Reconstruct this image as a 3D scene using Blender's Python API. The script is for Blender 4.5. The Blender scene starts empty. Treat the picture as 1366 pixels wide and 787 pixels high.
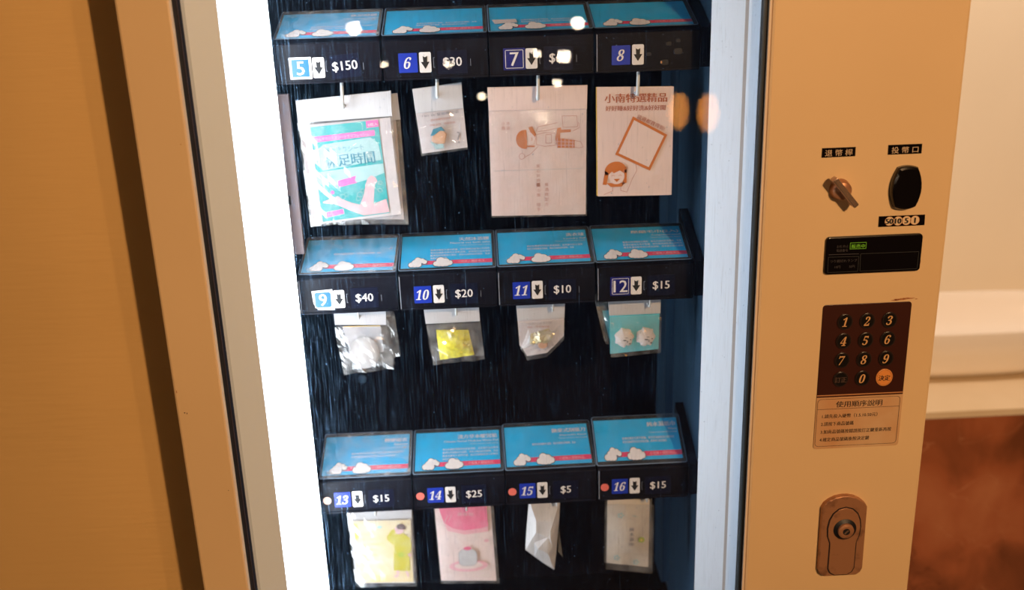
import bpy, math, random
from mathutils import Vector, Matrix, noise

random.seed(7)
S = bpy.context.scene
COL = S.collection
PI = math.pi

# ------------------------------------------------------------------ camera
cd = bpy.data.cameras.new('camera')
cam = bpy.data.objects.new('camera', cd)
COL.objects.link(cam)
cam.matrix_world = Matrix(((0.99870815, 0.04294445, -0.02716253, 0.0),
                           (-0.03933941, 0.31510343, -0.94824166, -0.97),
                           (-0.03216271, 0.94808523, 0.31638577, 1.58),
                           (0, 0, 0, 1)))
cd.sensor_width = 36.0
cd.lens = 36.0 * 1328 / 1366
cd.clip_start = 0.05
cd.dof.use_dof = True
cd.dof.focus_distance = 1.06
cd.dof.aperture_fstop = 3.2
S.camera = cam

# ------------------------------------------------------------------ world, light, exposure
w = bpy.data.worlds.new('world')
S.world = w
w.use_nodes = True
w.node_tree.nodes['Background'].inputs[0].default_value = (1.0, 0.55, 0.27, 1)
w.node_tree.nodes['Background'].inputs[1].default_value = 0.016
WARM = (1.0, 0.60, 0.30)


def lamp(x, y, z, power, size, color=WARM, aim=None):
    d = bpy.data.lights.new('downlight_bulb', 'AREA')
    d.shape = 'DISK'
    d.size = size
    d.energy = power
    d.color = color
    o = bpy.data.objects.new('downlight_bulb', d)
    COL.objects.link(o)
    o.location = (x, y, z)
    if aim:
        o.rotation_euler = (Vector(aim) - Vector((x, y, z))).to_track_quat('-Z', 'Y').to_euler()
    return o


LAMPS = [(0.944, -2.60, 2.50, 54, 0.045, WARM, (0.0, 0, 1.1)),
         (1.20, -2.60, 2.50, 8, 0.04, WARM, (0.0, 0, 1.1)),
         (1.05, 0.25, 2.50, 13, 0.12, (1.0, 0.82, 0.66), (0.95, 0.8, 1.0))]
lamp_objs = [lamp(*a) for a in LAMPS]
TUBE_STRENGTH = 14.0
S.view_settings.view_transform = 'Standard'
S.view_settings.look = 'None'
S.view_settings.gamma = 1.0
S.view_settings.use_curve_mapping = False
S.view_settings.exposure = 0.0
S.cycles.use_denoising = True
S.cycles.transparent_max_bounces = 24
S.cycles.max_bounces = 8
S.cycles.sample_clamp_indirect = 4.0


# ------------------------------------------------------------------ materials
def new_mat(name):
    m = bpy.data.materials.new(name)
    m.use_nodes = True
    m.node_tree.nodes.clear()
    N = m.node_tree.nodes
    out = N.new('ShaderNodeOutputMaterial')
    return m, N, m.node_tree.links, out


def mat(name, col, rough=0.5, metal=0.0, col2=None, scale=(8, 8, 8), lo=0.4, hi=0.65, bump=0.0, bscale=None,
        emit=None, spec=0.5, coat=0.0, detail=4, blotch=None):
    m, N, L, out = new_mat(name)
    p = N.new('ShaderNodeBsdfPrincipled')
    L.new(p.outputs[0], out.inputs[0])
    p.inputs['Base Color'].default_value = (*col, 1)
    p.inputs['Roughness'].default_value = rough
    p.inputs['Metallic'].default_value = metal
    p.inputs['Specular IOR Level'].default_value = spec
    p.inputs['Coat Weight'].default_value = coat
    tc = N.new('ShaderNodeTexCoord')

    def noi(sc, det):
        mp = N.new('ShaderNodeMapping')
        mp.inputs['Scale'].default_value = sc
        L.new(tc.outputs['Object'], mp.inputs[0])
        n = N.new('ShaderNodeTexNoise')
        n.inputs['Scale'].default_value = 1.0
        n.inputs['Detail'].default_value = det
        L.new(mp.outputs[0], n.inputs['Vector'])
        return n
    if col2:
        n = noi(scale, detail)
        r = N.new('ShaderNodeMapRange')
        r.inputs[1].default_value = lo
        r.inputs[2].default_value = hi
        L.new(n.outputs[0], r.inputs[0])
        mx = N.new('ShaderNodeMix')
        mx.data_type = 'RGBA'
        mx.inputs[6].default_value = (*col, 1)
        mx.inputs[7].default_value = (*col2, 1)
        L.new(r.outputs[0], mx.inputs[0])
        L.new(mx.outputs[2], p.inputs['Base Color'])
    if bump:
        n = noi(bscale or scale, 3)
        b = N.new('ShaderNodeBump')
        b.inputs['Strength'].default_value = 1.0
        b.inputs['Distance'].default_value = bump
        L.new(n.outputs[0], b.inputs['Height'])
        L.new(b.outputs[0], p.inputs['Normal'])
    if emit:
        p.inputs['Emission Color'].default_value = (*emit[0], 1)
        p.inputs['Emission Strength'].default_value = emit[1]
    return m


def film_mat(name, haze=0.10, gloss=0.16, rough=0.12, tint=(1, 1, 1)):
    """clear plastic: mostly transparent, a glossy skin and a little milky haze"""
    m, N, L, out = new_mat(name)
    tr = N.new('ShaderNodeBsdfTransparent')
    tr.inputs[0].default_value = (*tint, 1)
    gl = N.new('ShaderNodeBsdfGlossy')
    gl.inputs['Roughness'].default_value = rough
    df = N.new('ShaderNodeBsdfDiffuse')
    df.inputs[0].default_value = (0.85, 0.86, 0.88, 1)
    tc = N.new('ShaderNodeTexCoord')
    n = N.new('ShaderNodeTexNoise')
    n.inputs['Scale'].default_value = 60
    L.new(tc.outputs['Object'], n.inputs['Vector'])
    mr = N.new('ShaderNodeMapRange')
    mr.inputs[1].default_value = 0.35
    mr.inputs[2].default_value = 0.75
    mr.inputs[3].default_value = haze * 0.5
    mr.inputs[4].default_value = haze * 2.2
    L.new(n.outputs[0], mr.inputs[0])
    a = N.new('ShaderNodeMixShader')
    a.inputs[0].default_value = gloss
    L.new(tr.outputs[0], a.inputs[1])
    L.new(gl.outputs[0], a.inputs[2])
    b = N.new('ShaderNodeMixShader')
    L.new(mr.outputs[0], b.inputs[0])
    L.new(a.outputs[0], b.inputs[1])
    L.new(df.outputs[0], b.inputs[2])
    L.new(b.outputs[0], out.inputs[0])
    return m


def glass_mat():
    """window pane: fresnel reflection, plus dust and hairline scratches that scatter real light"""
    m, N, L, out = new_mat('scratched_window_glass')
    tr = N.new('ShaderNodeBsdfTransparent')
    tr.inputs[0].default_value = (0.93, 0.96, 0.97, 1)
    gl = N.new('ShaderNodeBsdfGlossy')
    gl.inputs['Roughness'].default_value = 0.0
    fr = N.new('ShaderNodeFresnel')
    fr.inputs[0].default_value = 1.5
    a = N.new('ShaderNodeMixShader')
    L.new(fr.outputs[0], a.inputs[0])
    L.new(tr.outputs[0], a.inputs[1])
    L.new(gl.outputs[0], a.inputs[2])
    tl = N.new('ShaderNodeBsdfTranslucent')
    tl.inputs[0].default_value = (0.36, 0.64, 1.0, 1)
    tc = N.new('ShaderNodeTexCoord')

    def layer(rot, sc, lo, hi, amp):
        mp = N.new('ShaderNodeMapping')
        mp.inputs['Rotation'].default_value = (0, rot, 0)
        mp.inputs['Scale'].default_value = sc
        L.new(tc.outputs['Object'], mp.inputs[0])
        n = N.new('ShaderNodeTexNoise')
        n.inputs['Scale'].default_value = 1
        n.inputs['Detail'].default_value = 2
        L.new(mp.outputs[0], n.inputs['Vector'])
        r = N.new('ShaderNodeMapRange')
        r.inputs[1].default_value = lo
        r.inputs[2].default_value = hi
        r.inputs[3].default_value = 0
        r.inputs[4].default_value = amp
        L.new(n.outputs[0], r.inputs[0])
        return r.outputs[0]
    ls = [layer(0.02, (900, 1, 22), 0.52, 0.75, 0.06),
          layer(0.10, (1500, 1, 30), 0.62, 0.75, 0.22),
          layer(0.9, (900, 1, 9), 0.68, 0.75, 0.3),
          layer(-0.7, (900, 1, 9), 0.69, 0.75, 0.3),
          layer(0, (420, 420, 420), 0.70, 0.78, 0.5)]
    acc = None
    for o in ls:
        if acc is None:
            acc = o
            continue
        ad = N.new('ShaderNodeMath')
        ad.operation = 'ADD'
        L.new(acc, ad.inputs[0])
        L.new(o, ad.inputs[1])
        acc = ad.outputs[0]
    ad = N.new('ShaderNodeMath')
    ad.operation = 'ADD'
    ad.inputs[1].default_value = 0.003
    L.new(acc, ad.inputs[0])
    b = N.new('ShaderNodeMixShader')
    L.new(ad.outputs[0], b.inputs[0])
    L.new(a.outputs[0], b.inputs[1])
    L.new(tl.outputs[0], b.inputs[2])
    L.new(b.outputs[0], out.inputs[0])
    return m


M = dict(
    cream=mat('cream_painted_steel', (0.81, 0.575, 0.32), 0.42, col2=(0.77, 0.54, 0.295), scale=(3, 3, 3), bump=0.00002, bscale=(700, 700, 700)),
    cream_edge=mat('pale_lip_paint', (0.82, 0.66, 0.52), 0.4),
    cabinet=mat('cabinet_cream_steel', (0.74, 0.60, 0.42), 0.5, col2=(0.68, 0.55, 0.38)),
    gasket=mat('black_rubber_gasket', (0.006, 0.006, 0.009), 0.5),
    gasket_blue=mat('dark_blue_gasket_lip', (0.03, 0.06, 0.11), 0.35),
    frame=mat('pale_grey_aluminium_frame', (0.73, 0.83, 0.97), 0.45, col2=(0.70, 0.80, 0.94), scale=(6, 6, 2)),
    seal=mat('grey_seam', (0.42, 0.42, 0.44), 0.6),
    liner=mat('dark_brushed_steel_liner', (0.03, 0.065, 0.12), 0.42, 0.4, col2=(0.08, 0.17, 0.28), scale=(60, 420, 5), lo=0.35, hi=0.75),
    back=mat('black_back_panel', (0.002, 0.002, 0.006), 0.7, spec=0.08),
    rail=mat('brownish_grey_rail', (0.22, 0.17, 0.18), 0.5, col2=(0.12, 0.10, 0.12), scale=(40, 40, 6)),
    black=mat('black_shelf_plastic', (0.0045, 0.0042, 0.008), 0.40, col2=(0.0075, 0.007, 0.012), scale=(30, 30, 30), spec=0.14),
    blackgloss=mat('black_gloss_plastic', (0.004, 0.003, 0.004), 0.16),
    price=mat('navy_price_tile', (0.004, 0.005, 0.018), 0.35, col2=(0.006, 0.007, 0.024), spec=0.25),
    tick=mat('grey_tick_print', (0.25, 0.27, 0.32), 0.5),
    white=mat('white_label_print', (0.78, 0.76, 0.76), 0.45),
    blue=mat('blue_number_label', (0.008, 0.030, 0.36), 0.35, col2=(0.010, 0.038, 0.42)),
    skyblue=mat('sky_blue_number_label', (0.012, 0.12, 0.32), 0.35, col2=(0.015, 0.14, 0.36)),
    navy=mat('navy_number_label', (0.006, 0.010, 0.16), 0.35),
    ink=mat('black_ink', (0.008, 0.008, 0.010), 0.5),
    hook=mat('white_plastic_hook', (0.62, 0.66, 0.68), 0.35),
    red_dot=mat('coral_dot', (0.75, 0.16, 0.12), 0.4),
    pale_dot=mat('pale_pink_dot', (0.85, 0.52, 0.42), 0.4),
    card=mat('cyan_card_print', (0.008, 0.42, 0.80), 0.38, col2=(0.010, 0.45, 0.84), scale=(14, 14, 14)),
    ribbon=mat('pink_ribbon_print', (0.74, 0.040, 0.13), 0.4),
    ribbon_text=mat('pale_pink_ribbon_text', (0.88, 0.42, 0.48), 0.4),
    card_text=mat('pale_card_text', (0.66, 0.66, 0.76), 0.4),
    cloud=mat('cloud_white_print', (0.85, 0.80, 0.80), 0.4),
    paper=mat('white_paper', (0.62, 0.57, 0.58), 0.6, col2=(0.56, 0.51, 0.53), scale=(20, 20, 20)),
    header=mat('white_header_card', (0.58, 0.59, 0.63), 0.45, col2=(0.52, 0.53, 0.57), scale=(18, 18, 18)),
    slip=mat('grey_blue_slip_print', (0.34, 0.37, 0.42), 0.5, col2=(0.44, 0.42, 0.44), scale=(40, 40, 40)),
    lamglare=film_mat('glare_haze_laminating_film', haze=0.14, gloss=0.10, rough=0.25),  # glare on the laminate, painted in as extra milky haze
    pinkpaper=mat('pinkish_white_paper', (0.80, 0.66, 0.64), 0.55, col2=(0.74, 0.60, 0.59), scale=(15, 15, 15)),
    brown_ink=mat('brown_ink', (0.42, 0.12, 0.06), 0.5),
    faint_ink=mat('faint_brown_ink', (0.50, 0.22, 0.17), 0.5),
    orange_ink=mat('orange_brown_print', (0.55, 0.16, 0.035), 0.5),
    yellow_edge=mat('yellow_paper_edge', (0.80, 0.55, 0.10), 0.5),
    teal=mat('teal_card_print', (0.01, 0.36, 0.38), 0.4, col2=(0.015, 0.40, 0.42), scale=(25, 25, 25)),
    teal_pale=mat('pale_teal_print', (0.36, 0.58, 0.60), 0.45),
    teal_ink=mat('dark_teal_ink', (0.005, 0.20, 0.30), 0.45),
    magenta=mat('magenta_print', (0.80, 0.13, 0.44), 0.45),
    skin=mat('pale_pink_skin_print', (0.66, 0.42, 0.46), 0.5),
    grey_ink=mat('grey_ink', (0.30, 0.28, 0.30), 0.5),
    yellow=mat('yellow_bath_salt', (0.80, 0.72, 0.01), 0.6, col2=(0.58, 0.54, 0.005), scale=(260, 260, 260), bump=0.0008),
    disc=mat('white_folded_cloth', (0.50, 0.48, 0.48), 0.7, col2=(0.20, 0.16, 0.15), scale=(60, 40, 40), lo=0.55, hi=0.75),
    gold=mat('pale_gold_wrapper', (0.62, 0.52, 0.26), 0.3, 0.4, col2=(0.78, 0.72, 0.60), scale=(90, 90, 90)),
    tan=mat('tan_soap', (0.62, 0.36, 0.22), 0.5),
    aqua=mat('aqua_backing_print', (0.09, 0.50, 0.62), 0.45, col2=(0.13, 0.58, 0.68), scale=(40, 40, 40)),
    cotton=mat('white_cotton', (0.82, 0.76, 0.76), 0.9, bump=0.0006, bscale=(500, 500, 500)),
    cream_print=mat('cream_yellow_print', (0.70, 0.56, 0.28), 0.45, col2=(0.70, 0.62, 0.45), scale=(22, 22, 22), lo=0.4, hi=0.6),
    raincoat=mat('lime_yellow_print', (0.50, 0.45, 0.02), 0.45),
    hair=mat('dark_hair_print', (0.08, 0.03, 0.03), 0.5),
    pink=mat('rose_pink_print', (0.76, 0.14, 0.28), 0.4, col2=(0.80, 0.20, 0.34), scale=(20, 20, 20)),
    pinkfade=mat('pale_rose_print', (0.80, 0.42, 0.48), 0.4),
    sachet=mat('pearly_white_sachet', (0.60, 0.59, 0.60), 0.30, col2=(0.48, 0.47, 0.48), scale=(40, 20, 20)),
    wipes=mat('off_white_wipes_pouch', (0.66, 0.60, 0.53), 0.4, col2=(0.60, 0.55, 0.49), scale=(25, 25, 25)),
    green_print=mat('green_print', (0.34, 0.44, 0.03), 0.5),
    mint_print=mat('pale_teal_flower_print', (0.36, 0.55, 0.58), 0.5),
    keyplate=mat('dark_maroon_keypad_plate', (0.040, 0.0085, 0.0050), 0.35, col2=(0.046, 0.010, 0.006)),
    key=mat('black_keypad_button', (0.006, 0.005, 0.005), 0.3),
    key_ring=mat('brown_button_ring', (0.060, 0.030, 0.022), 0.4),
    key_ink=mat('tan_key_numeral', (0.66, 0.36, 0.15), 0.5),
    key_orange=mat('orange_confirm_button', (0.80, 0.30, 0.07), 0.4),
    dim_ink=mat('dim_brown_ink', (0.10, 0.055, 0.040), 0.5),
    instr=mat('worn_tan_instruction_plate', (0.66, 0.43, 0.24), 0.5, col2=(0.60, 0.32, 0.15), scale=(14, 14, 14)),
    copper=mat('copper_line', (0.55, 0.25, 0.10), 0.4),
    tag_ink=mat('cream_tag_lettering', (0.72, 0.52, 0.34), 0.5),
    coin=mat('cream_coin_print', (0.80, 0.58, 0.36), 0.5),
    steel=mat('worn_steel', (0.50, 0.34, 0.25), 0.26, 0.80, col2=(0.34, 0.22, 0.16), scale=(60, 60, 60), lo=0.5, hi=0.7),
    lockplate=mat('worn_lock_plate_steel', (0.46, 0.22, 0.115), 0.38, 0.40, col2=(0.22, 0.10, 0.06), scale=(70, 70, 70), lo=0.55, hi=0.75),
    disp_line=mat('dim_display_frame_print', (0.030, 0.033, 0.036), 0.4),
    disp_text=mat('dim_display_lettering', (0.055, 0.050, 0.058), 0.4),
    green_lit=mat('lit_green_lettering', (0.05, 0.1, 0.0), 0.5, emit=((0.30, 0.62, 0.02), 0.42)),
    green_box=mat('lit_green_box', (0.02, 0.05, 0.0), 0.5, emit=((0.22, 0.45, 0.01), 0.28)),
    rust=mat('rust_stain', (0.35, 0.10, 0.03), 0.8, col2=(0.55, 0.24, 0.09), scale=(400, 400, 400)),
    plaster=mat('tan_textured_wall', (0.82, 0.52, 0.20), 0.75, col2=(0.79, 0.50, 0.19), scale=(2, 2, 6), bump=0.0005, bscale=(14, 14, 150)),
    tile=mat('pale_cream_wall', (0.84, 0.76, 0.64), 0.5, col2=(0.80, 0.72, 0.60), scale=(2, 2, 1)),
    ceramic=mat('white_ceramic', (0.86, 0.80, 0.74), 0.12, coat=0.5),
    counter=mat('cream_stone_counter', (0.74, 0.60, 0.42), 0.3, col2=(0.70, 0.56, 0.38), scale=(9, 9, 9)),
    floor=mat('dark_brown_floor', (0.035, 0.02, 0.012), 0.6, col2=(0.045, 0.027, 0.016)),
    ceiling=mat('ceiling_paint', (0.20, 0.17, 0.13), 0.8, col2=(0.19, 0.16, 0.12)),
    shade=mat('black_lamp_cap', (0.02, 0.02, 0.02), 0.5),
    bulb=mat('glowing_warm_bulb', (0.8, 0.8, 0.8), 0.5, emit=((1.0, 0.78, 0.55), 170.0)),
    bulb_dim=mat('glowing_warm_small_bulb', (0.8, 0.8, 0.8), 0.5, emit=((1.0, 0.78, 0.55), 110.0)),
    amber=mat('glowing_amber_glass', (0.8, 0.5, 0.2), 0.5, emit=((1.0, 0.36, 0.05), 13.0)),
    film=film_mat('clear_plastic_film', haze=0.08, gloss=0.12),
    rim=mat('frosted_laminate_rim', (0.10, 0.15, 0.22), 0.35),
    film_soft=film_mat('milky_plastic_film', haze=0.09, gloss=0.10, rough=0.28),
    lam=film_mat('laminating_film', haze=0.04, gloss=0.07, rough=0.28),
    glass=glass_mat(),
)


def tube_mat():
    m, N, L, out = new_mat('lit_tube_diffuser')
    e = N.new('ShaderNodeEmission')
    e.inputs[0].default_value = (0.90, 0.95, 1.0, 1)
    e.inputs[1].default_value = TUBE_STRENGTH
    L.new(e.outputs[0], out.inputs[0])
    return m


M['tube'] = tube_mat()


def marble_mat():
    m, N, L, out = new_mat('brown_marble')
    p = N.new('ShaderNodeBsdfPrincipled')
    L.new(p.outputs[0], out.inputs[0])
    p.inputs['Roughness'].default_value = 0.3
    tc = N.new('ShaderNodeTexCoord')
    n1 = N.new('ShaderNodeTexNoise')
    n1.inputs['Scale'].default_value = 6
    n1.inputs['Detail'].default_value = 8
    n1.inputs['Distortion'].default_value = 0.6
    L.new(tc.outputs['Object'], n1.inputs['Vector'])
    r = N.new('ShaderNodeValToRGB')
    e = r.color_ramp.elements
    e[0].position = 0.33
    e[0].color = (0.19, 0.062, 0.028, 1)
    e[1].position = 0.68
    e[1].color = (0.48, 0.18, 0.085, 1)
    x = e.new(0.5)
    x.color = (0.40, 0.125, 0.055, 1)
    L.new(n1.outputs[0], r.inputs[0])
    # dark and pale veins: thin contour lines of a second noise
    n2 = N.new('ShaderNodeTexNoise')
    n2.inputs['Scale'].default_value = 3.5
    n2.inputs['Detail'].default_value = 5
    n2.inputs['Distortion'].default_value = 1.2
    L.new(tc.outputs['Object'], n2.inputs['Vector'])

    def vein(at, wd):
        s = N.new('ShaderNodeMath')
        s.operation = 'SUBTRACT'
        s.inputs[1].default_value = at
        L.new(n2.outputs[0], s.inputs[0])
        a = N.new('ShaderNodeMath')
        a.operation = 'ABSOLUTE'
        L.new(s.outputs[0], a.inputs[0])
        q = N.new('ShaderNodeMapRange')
        q.inputs[1].default_value = 0
        q.inputs[2].default_value = wd
        q.inputs[3].default_value = 0.75
        q.inputs[4].default_value = 0
        L.new(a.outputs[0], q.inputs[0])
        return q.outputs[0]

    def mix(fac, a, col):
        mx = N.new('ShaderNodeMix')
        mx.data_type = 'RGBA'
        L.new(fac, mx.inputs[0])
        L.new(a, mx.inputs[6])
        mx.inputs[7].default_value = (*col, 1)
        return mx.outputs[2]
    c = mix(vein(0.47, 0.006), r.outputs[0], (0.12, 0.035, 0.016))
    c = mix(vein(0.60, 0.0022), c, (0.52, 0.23, 0.12))
    L.new(c, p.inputs['Base Color'])
    return m


M['marble'] = marble_mat()


# ------------------------------------------------------------------ object helpers
def thing(name, label, cat, loc=(0, 0, 0), group=None, rot=None):
    o = bpy.data.objects.new(name, None)
    o.empty_display_size = 0.05
    COL.objects.link(o)
    o.location = loc
    if rot:
        o.rotation_euler = rot
    o['label'] = label
    o['category'] = cat
    if group:
        o['group'] = group
    return o


def rr(x0, z0, x1, z1, r, n=5):
    pts = []
    for cx, cz, a0 in ((x1 - r, z1 - r, 0), (x0 + r, z1 - r, 90), (x0 + r, z0 + r, 180), (x1 - r, z0 + r, 270)):
        for i in range(n + 1):
            a = math.radians(a0 + 90 * i / n)
            pts.append((cx + r * math.cos(a), cz + r * math.sin(a)))
    return pts


def circ(cx, cz, rx, rz=None, n=28, a0=0.0, a1=2 * PI):
    rz = rx if rz is None else rz
    k = n if abs(a1 - a0 - 2 * PI) < 1e-6 else n + 1
    return [(cx + rx * math.cos(a0 + (a1 - a0) * i / n), cz + rz * math.sin(a0 + (a1 - a0) * i / n)) for i in range(k)]


def rotp(pts, c, deg):
    a = math.radians(deg)
    return [(c[0] + (x - c[0]) * math.cos(a) - (z - c[1]) * math.sin(a),
             c[1] + (x - c[0]) * math.sin(a) + (z - c[1]) * math.cos(a)) for x, z in pts]


_tc = {}


def text_mesh(body, shear=0.0, res=2):
    """letter outlines as flat polygons: (verts, faces, xmin, xmax) at size 1"""
    key = (body, shear, res)
    if key in _tc:
        return _tc[key]
    c = bpy.data.curves.new('lettering', 'FONT')
    c.body = body
    c.size = 1
    c.shear = shear
    c.resolution_u = res
    o = bpy.data.objects.new('lettering', c)
    COL.objects.link(o)
    bpy.context.view_layer.update()
    me = bpy.data.meshes.new_from_object(o.evaluated_get(bpy.context.evaluated_depsgraph_get()))
    vs = [(v.co.x, v.co.y) for v in me.vertices]
    fs = [tuple(p.vertices) for p in me.polygons]
    bpy.data.objects.remove(o)
    bpy.data.curves.remove(c)
    bpy.data.meshes.remove(me)
    xs = [v[0] for v in vs] or [0, 1]
    zs = [v[1] for v in vs] or [0, 1]
    _tc[key] = (vs, fs, min(xs), max(xs), min(zs), max(zs))
    return _tc[key]


class MB:
    def __init__(self):
        self.v, self.f, self.m, self.mats = [], [], [], []

    def mi(self, m):
        if m not in self.mats:
            self.mats.append(m)
        return self.mats.index(m)

    def add(self, vs, fs, m):
        b = len(self.v)
        self.v += [tuple(p) for p in vs]
        k = self.mi(m)
        for f in fs:
            self.f.append(tuple(b + i for i in f))
            self.m.append(k)

    def flat(self, pts, y, m):
        """flat polygon in the XZ plane facing -Y"""
        a = sum(pts[i][0] * pts[(i + 1) % len(pts)][1] - pts[(i + 1) % len(pts)][0] * pts[i][1] for i in range(len(pts)))
        if a < 0:
            pts = pts[::-1]
        self.add([(x, y, z) for x, z in pts], [tuple(range(len(pts)))], m)

    def prism(self, pts, y0, y1, m, ch=0.0, cap=True):
        """outline in XZ extruded from y0 (front) to y1 (back) with a chamfer ch on the front edge"""
        a = sum(pts[i][0] * pts[(i + 1) % len(pts)][1] - pts[(i + 1) % len(pts)][0] * pts[i][1] for i in range(len(pts)))
        if a < 0:
            pts = pts[::-1]
        n = len(pts)
        rings = []
        if ch > 0:
            ins = []
            for i in range(n):
                p0, p1, p2 = Vector(pts[i - 1]), Vector(pts[i]), Vector(pts[(i + 1) % n])
                d1, d2 = (p1 - p0), (p2 - p1)
                if d1.length < 1e-9 or d2.length < 1e-9:
                    ins.append(tuple(p1))
                    continue
                d1.normalize()
                d2.normalize()
                n1, n2 = Vector((-d1.y, d1.x)), Vector((-d2.y, d2.x))
                nn = n1 + n2
                nn = nn / max(nn.length_squared, 0.5) * 2
                ins.append((p1.x + nn.x * ch, p1.y + nn.y * ch))
            mid = [(pts[i][0] + (ins[i][0] - pts[i][0]) * 0.3, pts[i][1] + (ins[i][1] - pts[i][1]) * 0.3) for i in range(n)]
            rings = [(ins, y0), (mid, y0 + ch * 0.3), (pts, y0 + ch)]
        else:
            rings = [(pts, y0)]
        rings.append((pts, y1))
        vs = []
        for r, y in rings:
            vs += [(x, y, z) for x, z in r]
        fs = [tuple(range(n))]
        for k in range(len(rings) - 1):
            for i in range(n):
                j = (i + 1) % n
                fs.append((k * n + j, k * n + i, (k + 1) * n + i, (k + 1) * n + j))
        if cap:
            fs.append(tuple(reversed(range((len(rings) - 1) * n, len(rings) * n))))
        self.add(vs, fs, m)

    def box(self, x0, x1, y0, y1, z0, z1, m):
        vs = [(x0, y0, z0), (x1, y0, z0), (x1, y1, z0), (x0, y1, z0), (x0, y0, z1), (x1, y0, z1), (x1, y1, z1), (x0, y1, z1)]
        self.add(vs, [(0, 3, 2, 1), (4, 5, 6, 7), (0, 1, 5, 4), (1, 2, 6, 5), (2, 3, 7, 6), (3, 0, 4, 7)], m)

    def quad3(self, a, b, c, d, m):
        self.add([a, b, c, d], [(0, 1, 2, 3)], m)

    def stroke(self, pts, wd, y, m, closed=False):
        """line of width wd drawn through pts"""
        n = len(pts)
        rng = range(n if closed else n - 1)
        for i in rng:
            a, b = Vector(pts[i]), Vector(pts[(i + 1) % n])
            d = b - a
            if d.length < 1e-9:
                continue
            d.normalize()
            q = Vector((-d.y, d.x)) * wd / 2
            e = d * wd * 0.3
            a, b = a - e, b + e
            self.flat([tuple(a - q), tuple(b - q), tuple(b + q), tuple(a + q)], y, m)

    def text(self, s, x, z, size, y, m, align='l', shear=0.0, bold=0.0, width=None, rot=0.0, height=None, res=2):
        """lettering with its baseline at (x, z); width fits the line to that width"""
        vs, fs, x0, x1, z0, z1 = text_mesh(s, shear, res)
        sx = sz = size
        if width:
            sx = width / (x1 - x0)
            if size is None:
                sz = sx
        if height:
            sz = height / (z1 - z0)
            if not width:
                sx = sz
        off = {'l': -x0, 'c': -(x0 + x1) / 2, 'r': -x1}[align]
        a = math.radians(rot)
        ca, sa = math.cos(a), math.sin(a)
        shifts = [0.0] if not bold else [-bold / 2, bold / 2]
        if bold:
            shifts = [-bold / 2, 0, bold / 2]
        for k, d in enumerate(shifts):
            P = []
            for u, v in vs:
                uu, vv = (u + off) * sx + d, v * sz
                P.append((x + uu * ca - vv * sa, y - k * 0.00001, z + uu * sa + vv * ca))
            self.add(P, fs, m)

    def tube(self, path, r, m, n=10):
        P = [Vector(p) for p in path]
        vs, fs = [], []
        for i, p in enumerate(P):
            t = (P[min(i + 1, len(P) - 1)] - P[max(i - 1, 0)]).normalized()
            a = t.orthogonal().normalized() if i == 0 else (ref - t * ref.dot(t)).normalized()
            ref = a
            b = t.cross(a)
            rad = r[i] if isinstance(r, (list, tuple)) else r
            for k in range(n):
                q = 2 * PI * k / n
                vs.append(p + (a * math.cos(q) + b * math.sin(q)) * rad)
        for i in range(len(P) - 1):
            for k in range(n):
                l = (k + 1) % n
                fs.append((i * n + k, i * n + l, (i + 1) * n + l, (i + 1) * n + k))
        fs.append(tuple(reversed(range(n))))
        fs.append(tuple(range((len(P) - 1) * n, len(P) * n)))
        self.add(vs, fs, m)

    def lathe_z(self, prof, m, c=(0, 0, 0), n=32, sx=1.0, sy=1.0, e=1.0):
        """profile (r, z) turned about Z; e<1 squares the plan off"""
        vs, fs = [], []
        for r, z in prof:
            for k in range(n):
                a = 2 * PI * k / n
                ca, sa = math.cos(a), math.sin(a)
                vs.append((c[0] + r * sx * math.copysign(abs(ca) ** e, ca), c[1] + r * sy * math.copysign(abs(sa) ** e, sa), c[2] + z))
        for i in range(len(prof) - 1):
            for k in range(n):
                l = (k + 1) % n
                fs.append((i * n + k, i * n + l, (i + 1) * n + l, (i + 1) * n + k))
        fs.append(tuple(reversed(range(n))))
        fs.append(tuple(range((len(prof) - 1) * n, len(prof) * n)))
        self.add(vs, fs, m)

    def lathe_y(self, prof, m, c, n=32):
        """profile (r, y) turned about the Y axis through c"""
        vs, fs = [], []
        for r, y in prof:
            for k in range(n):
                a = 2 * PI * k / n
                vs.append((c[0] + r * math.cos(a), c[1] + y, c[2] + r * math.sin(a)))
        for i in range(len(prof) - 1):
            for k in range(n):
                l = (k + 1) % n
                fs.append((i * n + l, i * n + k, (i + 1) * n + k, (i + 1) * n + l))
        fs.append(tuple(range(n)))
        fs.append(tuple(reversed(range((len(prof) - 1) * n, len(prof) * n))))
        self.add(vs, fs, m)

    def build(self, name, parent=None, smooth=False, origin=None, label=None, local=False):
        """origin: world point of this object; vertices are given in world coordinates unless local"""
        me = bpy.data.meshes.new(name)
        po = Vector((0, 0, 0))
        q = parent
        while q is not None:
            po += q.location
            q = q.parent
        og = Vector(origin) if origin is not None else po
        if local:
            vs = self.v
        else:
            vs = [(x - og.x, y - og.y, z - og.z) for x, y, z in self.v]
        me.from_pydata(vs, [], self.f)
        me.materials.clear()
        for m in self.mats:
            me.materials.append(m)
        me.polygons.foreach_set('material_index', self.m)
        if smooth:
            me.polygons.foreach_set('use_smooth', [True] * len(self.f))
        me.update()
        o = bpy.data.objects.new(name, me)
        COL.objects.link(o)
        if parent:
            o.parent = parent
        o.location = (0, 0, 0) if local else og - po
        if label:
            o['label'] = label
        return o


def tag(o, label, cat, group=None):
    o['label'] = label
    o['category'] = cat
    if group:
        o['group'] = group
    return o


def struct(o):
    o['kind'] = 'structure'
    return o


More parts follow.
